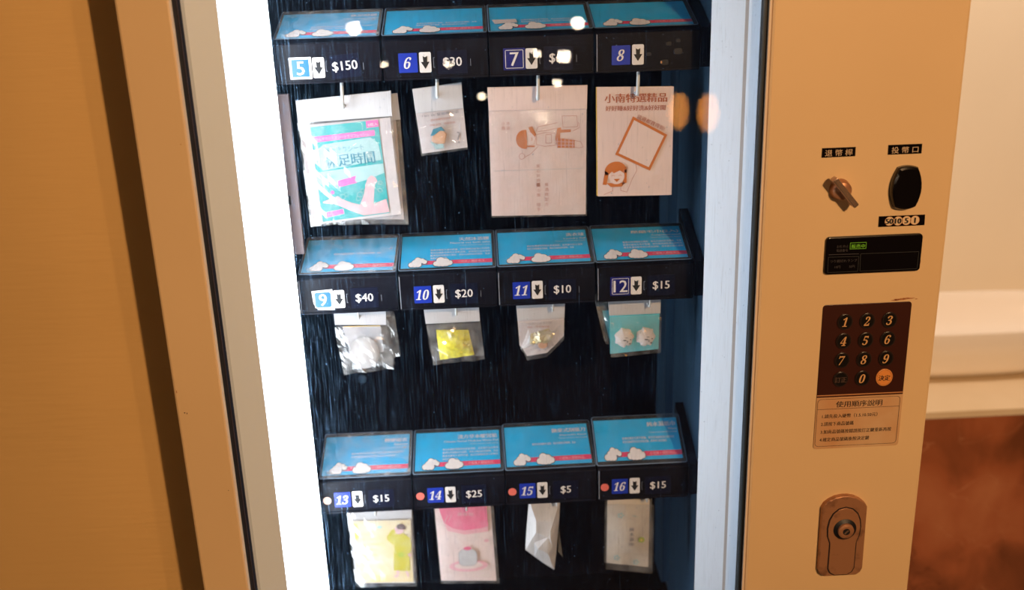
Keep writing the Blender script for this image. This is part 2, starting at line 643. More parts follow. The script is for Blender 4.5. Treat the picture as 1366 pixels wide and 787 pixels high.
# ------------------------------------------------------------------ the room
b = MB(); b.box(-3.2, 3.2, -3.6, 1.15, -0.05, 0.0, M['floor']); struct(b.build('floor'))
b = MB(); b.box(-3.2, 3.2, -3.6, 1.15, 2.60, 2.65, M['ceiling']); struct(b.build('ceiling'))
b = MB(); b.box(-3.2, 3.2, 1.05, 1.15, 0.0, 2.60, M['tile']); struct(b.build('wall_back'))
b = MB(); b.box(-3.2, -0.352, 0.20, 0.30, 0.0, 2.60, M['plaster']); struct(b.build('wall_left'))

# washbasin counter with its marble cladding
t = thing('washbasin_counter', 'cream stone washbasin counter with brown marble cladding beneath, right of the machine', 'counter', (1.35, 0.78, 0))
b = MB(); b.box(0.56, 2.2, 0.508, 1.048, 0.838, 0.85, M['counter']); b.build('countertop', t)
b = MB(); b.box(0.56, 2.2, 0.528, 1.048, 0.0, 0.838, M['marble']); b.build('marble_panel', t)

t = thing('washbasin', 'white ceramic washbasin with rounded sides standing on the cream counter', 'basin', (0.865, 0.716, 0.85))
b = MB()
prof = [(0.112, 0.0003), (0.124, 0.0015), (0.148, 0.0085), (0.168, 0.022), (0.181, 0.042), (0.189, 0.066), (0.193, 0.094), (0.1925, 0.098),
        (0.189, 0.0995), (0.186, 0.097), (0.180, 0.080), (0.165, 0.045), (0.130, 0.024), (0.06, 0.018), (0.02, 0.017)]
b.lathe_z(prof, M['ceramic'], (0.865, 0.716, 0.85), 72, 1.60, 0.575, 0.78)
b.build('bowl', t, smooth=True)
b = MB(); b.lathe_z([(0.022, 0.0172), (0.022, 0.0195), (0.018, 0.021), (0.004, 0.0205)], M['steel'], (0.865, 0.716, 0.85), 24)
b.build('drain', t, smooth=True)

# lamps behind the camera (they show as reflections in the window) and the downlights
for i, (x, y, z, *_r) in enumerate(LAMPS):
    lab = ['round recessed ceiling downlight nearer the middle of the machine', 'round recessed ceiling downlight nearer the coin panel',
           'round recessed ceiling downlight above the washbasin'][i]
    t = thing('downlight', lab, 'ceiling light', (x, y, 2.60), 'ceiling downlights')
    b = MB(); b.lathe_z([(0.030, -0.001), (0.062, -0.001), (0.066, -0.012), (0.060, -0.018), (0.050, -0.004), (0.03, -0.002)], M['steel'], (x, y, 2.60), 28)
    b.build('trim_ring', t, smooth=True)

PEND = [(-0.380, 1.398, 0.019, 'bulb', 1, -2.30), (-0.2935, 1.285, 0.009, 'bulb_dim', 1, -2.30), (-0.0862, 1.277, 0.009, 'bulb_dim', 1, -2.30),
        (0.0185, 1.173, 0.009, 'bulb', 1, -2.30), (0.201, 1.302, 0.009, 'bulb', 1, -2.30), (0.2646, 1.205, 0.010, 'bulb', 1, -2.30),
        (0.3355, 1.391, 0.017, 'bulb', 1, -2.30), (0.3144, 1.2614, 0.019, 'bulb', 1, -2.60),
        (0.666, 1.0975, 0.032, 'amber', 1.9, -2.30), (0.766, 1.089, 0.034, 'amber', 1.9, -2.30)]
PLAB = ['large warm globe lamp hanging behind the viewer, leftmost of the row', 'small warm bulb hanging beside the leftmost large globe lamp',
        'small warm bulb hanging midway between the leftmost globe and the middle of the row', 'low small warm bulb hanging at the middle of the row',
        'small warm bulb hanging just right of the middle of the row', 'lowest small warm bulb in the right-hand cluster of white lamps',
        'highest warm globe lamp in the right-hand cluster of white lamps', 'large warm globe lamp at middle height in the right-hand cluster',
        'amber glass lamp hanging right of the white lamps', 'amber glass lamp hanging at the far right of the row']
for i, (x, z, r, mk, st, PY) in enumerate(PEND):
    t = thing('pendant_lamp', PLAB[i], 'lamp', (x, PY, z), 'pendant lamps behind the viewer')
    b = MB(); b.tube([(x, PY, 2.599), (x, PY, z + r * st + 0.03)], 0.002, M['shade'], 6); b.build('cord', t)
    b = MB(); b.lathe_z([(0.006, r * st + 0.035), (0.012, r * st + 0.03), (0.014, r * st - 0.004), (0.004, r * st - 0.006)], M['shade'], (x, PY, z), 16)
    b.build('socket', t, smooth=True)
    b = MB()
    b.lathe_z([(max(r * math.sin(PI * k / 12), 0.0005), -r * st * math.cos(PI * k / 12)) for k in range(13)], M[mk], (x, PY, z), 20)
    b.build('bulb', t, smooth=True)

# ------------------------------------------------------------------ the vending machine
VM = thing('vending_machine', 'cream vending machine with scratched glass window and keypad, filling the picture', 'vending machine', (0, 0, 0))
ZT, ZB = 1.72, 0.72          # window opening
# cabinet: side, top, bottom and back shell
b = MB()
b.box(-0.326, -0.30, 0.032, 0.70, 0.08, 1.86, M['cabinet'])
b.box(0.446, 0.472, 0.032, 0.70, 0.08, 1.86, M['cabinet'])
b.box(-0.30, 0.446, 0.032, 0.70, 1.83, 1.86, M['cabinet'])
b.box(-0.30, 0.446, 0.032, 0.70, 0.08, 0.12, M['cabinet'])
b.box(-0.30, 0.446, 0.67, 0.70, 0.12, 1.83, M['cabinet'])
b.build('cabinet', VM)
b = MB(); b.box(-0.31, 0.455, 0.06, 0.66, 0.0, 0.08, M['gasket']); b.build('plinth', VM)
b = MB(); b.prism([(-0.33, 0.09), (-0.2795, 0.09), (-0.2795, 1.86), (-0.33, 1.86)], 0.0, 0.030, M['cream'], 0.0025); b.build('door_stile', VM)
b = MB(); b.prism([(0.2838, 0.09), (0.4757, 0.09), (0.4757, 1.86), (0.2838, 1.86)], 0.0, 0.030, M['cream'], 0.0030); b.build('control_panel', VM)
b = MB(); b.prism([(-0.2795, ZT + 0.045), (0.2838, ZT + 0.045), (0.2838, 1.86), (-0.2795, 1.86)], 0.0, 0.030, M['cream'], 0.0025); b.build('top_panel', VM)
b = MB(); b.prism([(-0.2795, 0.09), (0.2838, 0.09), (0.2838, ZB - 0.045), (-0.2795, ZB - 0.045)], 0.0, 0.030, M['cream'], 0.0025); b.build('bottom_panel', VM)
b = MB(); b.prism(rr(-0.16, 0.30, 0.16, 0.46, 0.01), -0.006, 0.001, M['blackgloss'], 0.002); b.build('delivery_flap', VM)
# rubber gaskets and pale lips round the window
b = MB()
b.box(-0.2795, -0.2700, 0.007, 0.030, ZB - 0.045, ZT + 0.045, M['gasket'])
b.box(-0.2750, -0.2746, 0.0060, 0.008, ZB - 0.045, ZT + 0.045, M['key_ring'])
b.box(0.2763, 0.2815, 0.006, 0.0125, ZB - 0.045, ZT + 0.045, M['gasket'])
b.box(0.2763, 0.2783, 0.0045, 0.007, ZB - 0.045, ZT + 0.045, M['gasket_blue'])
b.box(-0.2700, 0.2763, 0.007, 0.030, ZT + 0.036, ZT + 0.045, M['gasket'])
b.box(-0.2700, 0.2763, 0.007, 0.030, ZB - 0.045, ZB - 0.036, M['gasket'])
b.build('gasket', VM)
b = MB(); b.box(0.2815, 0.2838, 0.0015, 0.030, ZB - 0.045, ZT + 0.045, M['cream_edge']); b.build('panel_lip', VM)
# frame: outer slopes and the inner reveal behind the glass


def slope(b, xa, ya, xb, yb, z0, z1, m):
    b.quad3((xa, ya, z0), (xb, yb, z0), (xb, yb, z1), (xa, ya, z1), m)


b = MB()
slope(b, -0.2700, 0.001, -0.2665, 0.000, ZB, ZT, M['frame'])
slope(b, -0.2665, 0.000, -0.2395, 0.012, ZB, ZT, M['frame'])
slope(b, -0.2395, 0.012, -0.2395, 0.030, ZB, ZT, M['frame'])
slope(b, 0.2688, 0.0280, 0.2800, 0.0135, ZB, ZT, M['frame'])
slope(b, 0.2396, 0.060, 0.2660, 0.0300, ZB, ZT, M['frame'])
b.add([(-0.27, 0.001, ZT + 0.036), (-0.2395, 0.012, ZT), (0.2763, 0.012, ZT), (0.2763, 0.0035, ZT + 0.036)], [(0, 1, 2, 3)], M['frame'])
b.add([(-0.27, 0.001, ZB - 0.036), (-0.2395, 0.012, ZB), (0.2763, 0.012, ZB), (0.2763, 0.0035, ZB - 0.036)], [(3, 2, 1, 0)], M['frame'])
b.quad3((-0.27, 0.001, ZB - 0.036), (-0.2395, 0.012, ZB), (-0.2395, 0.012, ZB), (-0.27, 0.001, ZB), M['frame'])
b.quad3((-0.27, 0.001, ZT), (-0.2395, 0.012, ZT), (-0.2395, 0.012, ZT), (-0.27, 0.001, ZT + 0.036), M['frame'])
b.build('window_frame', VM)
b = MB(); slope(b, 0.2660, 0.0302, 0.2688, 0.0282, ZB, ZT, M['seal']); b.build('frame_seam', VM)
b = MB(); b.quad3((-0.2395, 0.0122, ZB), (0.2790, 0.0122, ZB), (0.2790, 0.0122, ZT), (-0.2395, 0.0122, ZT), M['glass']); b.build('glass_pane', VM)
# interior
b = MB()
slope(b, 0.250, 0.061, 0.250, 0.32, ZB - 0.02, ZT + 0.02, M['liner'])
slope(b, -0.262, 0.32, -0.262, 0.031, ZB - 0.02, ZT + 0.02, M['liner'])
slope(b, 0.2396, 0.0605, 0.250, 0.0605, ZB - 0.02, ZT + 0.02, M['gasket'])
b.build('liner_side', VM)
b = MB()
b.box(-0.27, 0.26, 0.32, 0.325, ZB - 0.02, ZT + 0.02, M['back'])
b.box(-0.27, 0.26, 0.031, 0.32, ZB - 0.03, ZB - 0.02, M['back'])
b.box(-0.27, 0.26, 0.031, 0.32, ZT + 0.02, ZT + 0.03, M['back'])
b.build('liner_back', VM)
b = MB(); b.box(0.238, 0.2497, 0.262, 0.3195, ZB, ZT, M['liner']); b.build('corner_post', VM)
b = MB()
n4 = [(-0.2385, 0.030), (-0.1985, 0.030), (-0.1966, 0.033), (-0.2050, 0.076), (-0.2385, 0.076)]
b.add([(x, y, ZB - 0.01) for x, y in n4] + [(x, y, ZT + 0.01) for x, y in n4], [(4, 3, 2, 1, 0), (5, 6, 7, 8, 9)] + [(i, (i + 1) % 5, 5 + (i + 1) % 5, 5 + i) for i in range(5)], M['tube']); b.build('light_tube', VM, label='glowing white fluorescent light strip')
b = MB(); b.box(-0.247, -0.2065, 0.0765, 0.082, ZB - 0.01, ZT + 0.01, M['liner']); b.build('light_bracket', VM)
b = MB(); b.box(-0.236, -0.2003, 0.112, 0.118, 1.278, 1.455, M['rail'])
b.box(-0.214, -0.209, 0.1105, 0.112, 1.335, 1.345, M['gasket']); b.build('side_rail', VM)
b = MB(); b.lathe_y([(0.0045, 0), (0.0060, 0.001), (0.0060, 0.0035)], M['liner'], (-0.176, 0.3165, 1.036), 16); b.build('bolt', VM, True)

# dispensers ------------------------------------------------------
COLX = [-0.1822, -0.0700, 0.0415, 0.1540]
ROWZ = [1.484, 1.228, 0.972]
YF = 0.100
BOLD = {str(i): chr(0x1D7CE + i) for i in range(10)}
PRICE = ['$150', '$30', '$60', None, '$40', '$20', '$10', '$15', '$15', '$25', '$5', '$15']
SANS = {5: 'skyblue', 7: 'navy', 9: 'skyblue', 12: 'navy'}
TILT = math.atan2(0.028, 0.080)
for r in range(3):
    for c in range(4):
        num = 5 + r * 4 + c
        x, z = COLX[c], ROWZ[r]
        jz = {5: -0.0015, 9: -0.001}.get(num, 0)
        b = MB()
        xl, xr = x - 0.0262, x + 0.0836
        prof = [(YF, z - 0.0175), (YF, z + 0.0225), (YF + 0.0015, z + 0.024), (YF + 0.078, z + 0.0505), (YF + 0.078, z + 0.000), (YF + 0.006, z + 0.000), (YF + 0.006, z - 0.0175)]
        vs = [(xl, a, q) for a, q in prof] + [(xr, a, q) for a, q in prof]
        n = len(prof)
        b.add(vs, [tuple(reversed(range(n))), tuple(range(n, 2 * n))] + [(i, (i + 1) % n, n + (i + 1) % n, n + i) for i in range(n)], M['black'])
        # lip along the bottom edge, slots and peg holes beside the price
        b.box(xl + 0.001, xr - 0.001, YF - 0.0018, YF, z - 0.0175, z - 0.0160, M['black'])
        b.box(xl + 0.0005, xl + 0.0013, YF - 0.0006, YF, z - 0.016, z + 0.022, M['tick'] if c == 3 or r == 1 else M['black'])
        tr_ = b.build('dispenser', VM, origin=(x, YF, z), label='black dispenser numbered %d' % num + (', price %s' % PRICE[num - 5] if PRICE[num - 5] else ', no price shown'))
        yl = YF - 0.0004
        # number label
        b = MB()
        s = str(num)
        if num in SANS:
            hw = 0.0111
            zc = z + jz
            q = rr(x - hw - 0.0005, zc - 0.0112, x + hw + 0.0005, zc + 0.0112, 0.0005, 1)
            if num == 9:
                q = [(x - hw, zc - 0.004), (x - hw + 0.005, zc - 0.012), (x + hw + 0.001, zc - 0.0125), (x + hw, zc + 0.012), (x - hw - 0.001, zc + 0.0105)]
            b.prism(q, yl, YF, M['white'] if num in (5, 9) else M[SANS[num]], 0)
            inner = rr(x - hw + 0.0010, zc - 0.0100, x + hw - 0.0010, zc + 0.0100, 0.0008 if num != 9 else 0.006, 3)
            b.flat(inner, yl - 0.0002, M[SANS[num]])
            b.stroke(rr(x - hw + 0.0018, zc - 0.0092, x + hw - 0.0018, zc + 0.0092, 0.0006, 1), 0.0006, yl - 0.0004, M['white'], True)
            b.text(s, x, zc - 0.0068, None, yl - 0.0006, M['white'], 'c', height=0.0140, bold=0.0004)
        else:
            b.prism(rr(x - 0.0098, z - 0.0100, x + 0.0098, z + 0.0100, 0.0006, 1), yl, YF, M['blue'])
            b.text(''.join(BOLD[d] for d in s), x - 0.0004, z - 0.0058, None, yl - 0.0003, M['white'], 'c', shear=0.28, height=0.0118, width=0.0082 * len(s) if len(s) == 1 else 0.0150)
        b.build('number_label', tr_)
        # arrow label
        b = MB()
        ax = x + (0.0188 if num == 5 else 0.0180)
        b.prism(rr(ax - 0.0062, z - 0.0105 + jz, ax + 0.0062, z + 0.0105 + jz, 0.0016, 3), yl, YF, M['white'])
        az = z + jz
        b.flat([(ax - 0.0024, az + 0.0066), (ax, az + 0.0052), (ax + 0.0024, az + 0.0066), (ax + 0.0020, az + 0.0005), (ax + 0.0046, az + 0.0005),
                (ax, az - 0.0068), (ax - 0.0046, az + 0.0005), (ax - 0.0020, az + 0.0005)], yl - 0.0002, M['ink'])
        b.build('arrow_label', tr_)
        # price tile
        px = x + 0.0465
        if PRICE[num - 5]:
            b = MB()
            rt = {5: 4.0, 7: -2.0}.get(num, 0)
            q = rr(px - 0.0155, z - 0.0128, px + 0.0155, z + 0.0112, 0.0005, 1)
            b.prism(rotp(q, (px, z), rt), yl + 0.0001, YF, M['price'])
            b.text(PRICE[num - 5], px, z - 0.0048, None, yl - 0.0003, M['white'], 'c', height=0.0108, bold=0.0004, rot=rt)
            b.stroke([(px - 0.0185, z + 0.0045), (px - 0.0198, z + 0.0045), (px - 0.0198, z - 0.0055), (px - 0.0185, z - 0.0055)], 0.0004, yl - 0.0001, M['tick'])
            if num < 12 and num != 8:
                b.stroke([(px + 0.0190, z + 0.002), (px + 0.0190, z - 0.005)], 0.0004, yl - 0.0001, M['tick'])
            b.build('price_label', tr_)
        else:
            b = MB()
            for (hx, hz, hr) in ((px + 0.004, z + 0.010, 0.003), (px + 0.014, z + 0.013, 0.0024), (px + 0.014, z + 0.002, 0.0045), (px, z - 0.009, 0.004), (px - 0.017, z, 0.0025)):
                b.prism(rr(hx - hr, hz - hr * 0.7, hx + hr, hz + hr * 0.7, hr * 0.5, 3), YF - 0.0008, YF, M['gasket'], 0.0003)
            b.box(px - 0.0045, px - 0.003, YF - 0.0012, YF, z - 0.0100, z - 0.0075, M['copper'])
            b.build('price_slot', tr_)
        if r == 2:
            b = MB()
            b.prism(circ(x - 0.0185, z - 0.0005, 0.0050), yl, YF, M['pale_dot'] if c == 0 else M['red_dot'])
            b.build('indicator_dot', tr_, label='pale pink dot' if c == 0 else 'coral red dot')
        if r == 0:
            for k, (hx, hz, hr) in enumerate(((px + 0.013, z + 0.0165, 0.0030), (px - 0.006, z + 0.0165, 0.0018))):
                pass
        # hook for the packets
        HK = {5: (-0.1434, 1.4395), 6: (-0.0418, 1.4470), 7: (0.0661, 1.4407), 8: (0.1738, 1.4415)}
        hx, hz = HK.get(num, (x + 0.036, z - 0.030))
        rad = 0.0019 if r == 0 else 0.0013
        b = MB()
        b.tube([(hx + 0.001, YF + 0.060, z - 0.0045), (hx + 0.001, YF + 0.020, z - 0.006), (hx + 0.001, YF + 0.0125, z - 0.012),
                (hx + 0.0004, YF + 0.0115, hz + 0.010), (hx, YF + 0.0115, hz + 0.002), (hx, YF + 0.014, hz - 0.0008), (hx, YF + 0.019, hz - 0.0008), (hx, YF + 0.030, hz)], rad, M['hook'], 8)
        b.build('hook', tr_, smooth=True)
    # divider bracket at the right end of the row
    z = ROWZ[r]
    b = MB()
    prof = [(YF - 0.001, z - 0.015), (YF - 0.001, z + 0.026), (YF + 0.095, z + 0.064), (YF + 0.095, z - 0.015)]
    vs = [(0.2385, a, q) for a, q in prof] + [(0.2490, a, q) for a, q in prof]
    b.add(vs, [(3, 2, 1, 0), (4, 5, 6, 7)] + [(i, (i + 1) % 4, 4 + (i + 1) % 4, 4 + i) for i in range(4)], M['black'])
    b.build('end_bracket', VM)

# controls on the right panel --------------------------------------
b = MB()
b.prism([(0.3402, 1.3863), (0.3740, 1.3866), (0.3738, 1.3958), (0.3402, 1.3958)], -0.0006, 0.0001, M['blackgloss'])
b.text('退 幣 桿', 0.3571, 1.3880, None, -0.0008, M['tag_ink'], 'c', width=0.0275, height=0.0066)
b.build('coin_return_label', VM)
b = MB()
b.prism([(0.4068, 1.3867), (0.4407, 1.3867), (0.4405, 1.3964), (0.4066, 1.3964)], -0.0006, 0.0001, M['blackgloss'])
b.text('投 幣 口', 0.4236, 1.3884, None, -0.0008, M['tag_ink'], 'c', width=0.0270, height=0.0064)
b.build('coin_slot_label', VM)
b = MB()
b.prism([(0.4034, 1.3126), (0.4511, 1.3126), (0.4507, 1.3237), (0.4033, 1.3237)], -0.0006, 0.0001, M['blackgloss'])
for s, cx in (('50', 0.4143), ('10', 0.4232), ('5', 0.4319), ('1', 0.4406)):
    b.flat(circ(cx, 1.3183, 0.0048), -0.0008, M['coin'])
    b.stroke(circ(cx, 1.3183, 0.0047), 0.0003, -0.0009, M['rust'], True)
    b.text(s, cx, 1.3155, None, -0.0011, M['ink'], 'c', height=0.0056, bold=0.0009)
b.build('coin_values_label', VM)
# coin slot: barrel shaped black bezel
b = MB()
pts = []
for (x0, z0, x1, z1, bx, bz) in ((0.4378, 1.3335, 0.4368, 1.3738, 0.0052, 0), (0.4368, 1.3738, 0.4172, 1.3738, 0, 0.0018),
                                 (0.4172, 1.3738, 0.4160, 1.3335, -0.0052, 0), (0.4160, 1.3335, 0.4378, 1.3335, 0, -0.0028)):
    for k in range(8):
        u = k / 8
        s = 4 * u * (1 - u)
        pts.append((x0 + (x1 - x0) * u + bx * s, z0 + (z1 - z0) * u + bz * s))
b.prism(pts, -0.0075, 0.0005, M['blackgloss'], 0.0030)
o = b.build('coin_slot', VM)
b = MB(); b.prism(rr(0.4264, 1.3450, 0.4280, 1.3640, 0.0006, 3), -0.0077, -0.0070, M['blackgloss'])
b.build('slot_opening', o)
# return lever
b = MB(); b.lathe_y([(0.0080, -0.0100), (0.0093, -0.0088), (0.0096, -0.003), (0.0106, -0.0012), (0.0108, 0.0005)], M['lockplate'], (0.3608, 0, 1.3537), 32)
o = b.build('coin_return_lever', VM, smooth=True, origin=(0.3608, 0, 1.3537))
b = MB()
q = rr(0.3608 - 0.0185, 1.3537 - 0.0030, 0.3608 + 0.0190, 1.3537 + 0.0030, 0.0016, 4)
b.prism(rotp(q, (0.3608, 1.3537), -50), -0.0185, -0.0095, M['steel'], 0.0012)
b.build('grip', o)
# display
b = MB()
b.prism([(x, z) for x, z in rr(0.3498, 1.2643, 0.4501, 1.3044, 0.0042, 5)], -0.0030, 0.0003, M['blackgloss'], 0.0012)
o = b.build('status_display', VM, label='glossy black display with a small lit green sign')
b = MB()
yd = -0.0032
b.stroke([(0.3536, 1.2861), (0.3846, 1.2858)], 0.0006, yd, M['disp_text'])
b.stroke([(0.3532, 1.2835), (0.3848, 1.2830), (0.3848, 1.2670), (0.3535, 1.2670)], 0.0005, yd, M['disp_line'], True)
b.stroke([(0.3864, 1.2857), (0.4469, 1.2855), (0.4468, 1.2672), (0.3872, 1.2670)], 0.0005, yd, M['disp_line'], True)
b.text('お札中止', 0.3612, 1.2931, None, yd, M['disp_text'], 'l', width=0.0120, height=0.0030)
b.text('電話番号', 0.3610, 1.2889, None, yd, M['disp_text'], 'l', width=0.0120, height=0.0030)
b.text('つり銭切れランプ', 0.3553, 1.2776, None, yd, M['disp_text'], 'l', width=0.0280, height=0.0032)
b.text('10円', 0.3605, 1.2712, None, yd, M['disp_text'], 'l', width=0.0058, height=0.0030)
b.text('50円', 0.3755, 1.2712, None, yd, M['disp_text'], 'l', width=0.0058, height=0.0030)
b.build('display_printing', o)
b = MB()
b.stroke([(0.3750, 1.2912), (0.3914, 1.2912), (0.3914, 1.2977), (0.3750, 1.2977)], 0.0007, yd, M['green_box'], True)
b.text('販売中', 0.3832, 1.2923, None, yd - 0.0002, M['green_lit'], 'c', width=0.0140, height=0.0042)
b.build('lit_sign', o, label='small lit green lettering')

# keypad
b = MB()
b.prism(rr(0.3522, 1.0636, 0.4462, 1.2306, 0.0036, 5), -0.0008, 0.0003, M['keyplate'], 0.0003)
KP = b.build('keypad', VM, origin=(0.3992, 0, 1.147), label='dark maroon keypad with tan instruction plate below')
b = MB()
b.prism([(0.3522, 1.1250)] + [(0.3522, 1.0672)] + circ(0.3558, 1.0672, 0.0036, None, 5, PI, 1.5 * PI)[1:] + circ(0.4426, 1.0672, 0.0036, None, 5, 1.5 * PI, 2 * PI) + [(0.4462, 1.1250)],
        -0.0012, -0.0004, M['instr'])
b.box(0.3523, 0.4461, -0.0013, -0.0005, 1.1268, 1.1279, M['copper'])
yd = -0.0014
b.stroke(rr(0.3536, 1.0668, 0.4434, 1.1230, 0.0038, 4), 0.0004, yd, M['ink'], True)
b.stroke([(0.3538, 1.1112), (0.4434, 1.1112)], 0.0004, yd, M['ink'])
b.text('使用順序說明', 0.3990, 1.1135, None, yd, M['ink'], 'c', width=0.0505, height=0.0072, bold=0.0002)
for s, x0, zz, x1 in (('1.請先投入硬幣（1.5.10.50元）', 0.3595, 1.1008, 0.4200), ('2.請按下商品號碼', 0.3588, 1.0916, 0.3945),
                      ('3.如商品號碼按錯請按訂正鍵重新再按', 0.3590, 1.0822, 0.4368), ('4.確定商品號碼後按決定鍵', 0.3585, 1.0728, 0.4132)):
    b.text(s, x0, zz, None, yd, M['ink'], 'l', width=x1 - x0, height=0.0048, bold=0.00012)
b.build('instruction_plate', KP, label='worn tan instruction plate')
KX, KZ = [0.3763, 0.3999, 0.4236], [1.2113, 1.1897, 1.1678, 1.1459]
KEYS = ['1', '2', '3', '4', '5', '6', '7', '8', '9', '訂正', '0', '決定']
for i, k in enumerate(KEYS):
    x, z = KX[i % 3], KZ[i // 3]
    big = 1.12 if k == '決定' else 1.0
    b = MB()
    m = M['key_orange'] if k == '決定' else M['key']
    b.prism(circ(x, z, 0.0080 * big, 0.0087 * big, 36), -0.0022, -0.0004, m, 0.0004)
    b.stroke(circ(x, z, 0.0070 * big, 0.0077 * big, 36), 0.0003, -0.0024, M['rust'] if k == '決定' else M['key_ring'], True)
    b.stroke(circ(x, z, 0.0080 * big, 0.0087 * big, 36), 0.0004, -0.0019, M['copper'] if k == '決定' else M['key_ring'], True)
    if k.isdigit():
        b.text(BOLD[k], x - 0.0004, z - 0.0051, None, -0.0025, M['key_ink'], 'c', shear=0.25, height=0.0102, width=0.0066 if k != '1' else 0.0054)
    else:
        b.text(k, x, z - 0.0030, None, -0.0025, M['ink'] if k == '決定' else M['dim_ink'], 'c', width=0.0125, height=0.0064, bold=0.0003)
    b.build('button', KP, origin=(x, 0, z), label=('orange confirm button' if k == '決定' else 'dark correction button' if k == '訂正' else 'black button with numeral %s' % k))

# lock
LO = (0.391, 0, 0.955)
outline = [(0.3660, 0.912), (0.3655, 0.9915)] + [(0.3680, 0.9968), (0.3730, 1.0010), (0.3800, 1.0046), (0.3875, 1.0060), (0.3945, 1.0060), (0.4015, 1.0042), (0.4085, 1.0005), (0.4140, 0.9955)] \
    + [(0.4165, 0.9910), (0.4172, 0.912), (0.4150, 0.9065), (0.4100, 0.9030), (0.3730, 0.9030), (0.3685, 0.9065)]
b = MB(); b.prism(outline, -0.0060, 0.0005, M['lockplate'], 0.0012)
LK = b.build('door_lock', VM, origin=LO, label='worn brown metal lock plate')
key_out = [(0.3771, 0.9466), (0.3740, 0.9560), (0.3733, 0.9661), (0.3748, 0.9760), (0.3785, 0.9840), (0.3845, 0.9898), (0.3922, 0.9918), (0.4000, 0.9893), (0.4058, 0.9835),
           (0.4092, 0.9750), (0.4103, 0.9661), (0.4096, 0.9560), (0.4068, 0.9466), (0.4068, 0.9140), (0.4045, 0.9085), (0.3990, 0.9050), (0.3850, 0.9050), (0.3795, 0.9085), (0.3771, 0.9140)]
b = MB()
b.prism([(0.3919 + (x - 0.3919) * 1.06, 0.948 + (z - 0.948) * 1.024) for x, z in key_out], -0.0062, -0.005, M['gasket'])
b.prism([(0.3919 + (x - 0.3919) * 0.985, 0.948 + (z - 0.948) * 0.995) for x, z in key_out], -0.0072, -0.0055, M['lockplate'], 0.0005)
b.build('lock_handle', LK)
b = MB()
c0 = (0.3925, 0, 0.9645)
b.lathe_y([(0.0085, -0.0088), (0.0092, -0.0095), (0.0130, -0.0074), (0.0132, -0.0068)], M['gasket'], c0, 32)
b.lathe_y([(0.0066, -0.0125), (0.0088, -0.0118), (0.0092, -0.0075)], M['lockplate'], c0, 32)
b.lathe_y([(0.0040, -0.0128), (0.0042, -0.0120)], M['gasket'], c0, 24)
q = rr(c0[0] - 0.0032, c0[2] - 0.0010, c0[0] + 0.0032, c0[2] + 0.0010, 0.0004, 2)
b.prism(rotp(q, (c0[0], c0[2]), 45), -0.0132, -0.0125, M['steel'])
b.build('key_cylinder', LK, smooth=False)

# rust and chips on the paint
b = MB()


def blot(b, x, z, w, h, y, seed, m):
    rnd = random.Random(seed)
    pts = []
    for i in range(18):
        a = 2 * PI * i / 18
        k = rnd.uniform(0.55, 1.0)
        pts.append((x + w * math.cos(a) * k, z + h * math.sin(a) * k))
    b.flat(pts, y, m)


for nm, bx_, bz_, bw_, bh_, sd_, mk_ in (('rust_mark', 0.4330, 1.2332, 0.0095, 0.0011, 1, 'rust'), ('rust_mark', 0.4405, 1.2341, 0.0090, 0.0009, 2, 'rust'),
                                 ('rust_mark', 0.4290, 1.2325, 0.0060, 0.0007, 5, 'rust'), ('rust_mark', 0.4505, 1.2330, 0.0016, 0.0006, 3, 'rust'),
                                 ('rust_mark', 0.4507, 1.2740, 0.0006, 0.0030, 4, 'rust'), ('paint_chip', -0.3266, 1.1655, 0.0005, 0.0020, 11, 'rust'),
                                 ('paint_chip', -0.3215, 1.1412, 0.0009, 0.0010, 12, 'hair'), ('paint_chip', -0.3192, 1.1404, 0.0006, 0.0013, 13, 'hair'),
                                 ('paint_chip', -0.2870, 1.4240, 0.0006, 0.0006, 14, 'rust'), ('paint_chip', -0.2870, 1.0470, 0.0006, 0.0006, 15, 'hair')):
    b = MB()
    blot(b, bx_, bz_, bw_, bh_, -0.0003, sd_, M[mk_])
    b.build(nm, VM)

# ------------------------------------------------------------------ laminated info cards
CW, CH = 0.1105, 0.0755
INFO = {
    5: ('休足時間', 'Leg cooling sheet', 2, None), 6: ('', '', 2, None), 7: ('', '', 2, None), 8: ('', '', 0, None),
    9: ('', '', 1, None),
    10: ('天然沐浴鹽', 'Natural sea bath salts', 4, None), 11: ('洗衣球', 'Laundry Ball', 2, None),
    12: ('壓縮毛巾(2入)', 'Compressed towel', 3, None), 13: ('輕便雨衣', 'Raincoat', 2, None),
    14: ('漢方草本暖宮貼', 'Chinese Herbal Medicine Warm Pad', 4, None), 15: ('拋棄式刮鬍刀', 'Disposable Razor', 1, None),
    16: ('純水濕紙巾', 'Wipes', 2, None)}
DESC = ['嚴選天然海鹽成分溫和、來自大海的自然禮物、洗後', '肌膚水嫩有光澤不緊繃、每日泡澡放鬆身心好時光', '適合各種膚質使用且香氣清新、居家旅行皆合適用',
        '本產品單次使用']
CLAB = {
    5: 'blue laminated card above slot 5, its heading at the top edge of the picture',
    6: 'blue laminated card with two white text lines above slot 6',
    7: 'blue laminated card with a cream sticker at its left edge, above slot 7',
    8: 'blue laminated card above slot 8, only its ribbon and clouds in view',
    9: 'blue laminated card with a blank heading, washed out by glare, above slot 9',
    10: 'blue laminated card headed sea bath salts above slot 10',
    11: 'blue laminated card headed laundry ball above slot 11',
    12: 'blue laminated card headed compressed towel, above slot 12 beside the right wall',
    13: 'pale glare-covered blue laminated card headed raincoat, above slot 13',
    14: 'blue laminated card with the longest heading, for warm pads, above slot 14',
    15: 'blue laminated card headed disposable razor above slot 15',
    16: 'steeper blue laminated card headed wipes, above slot 16'}


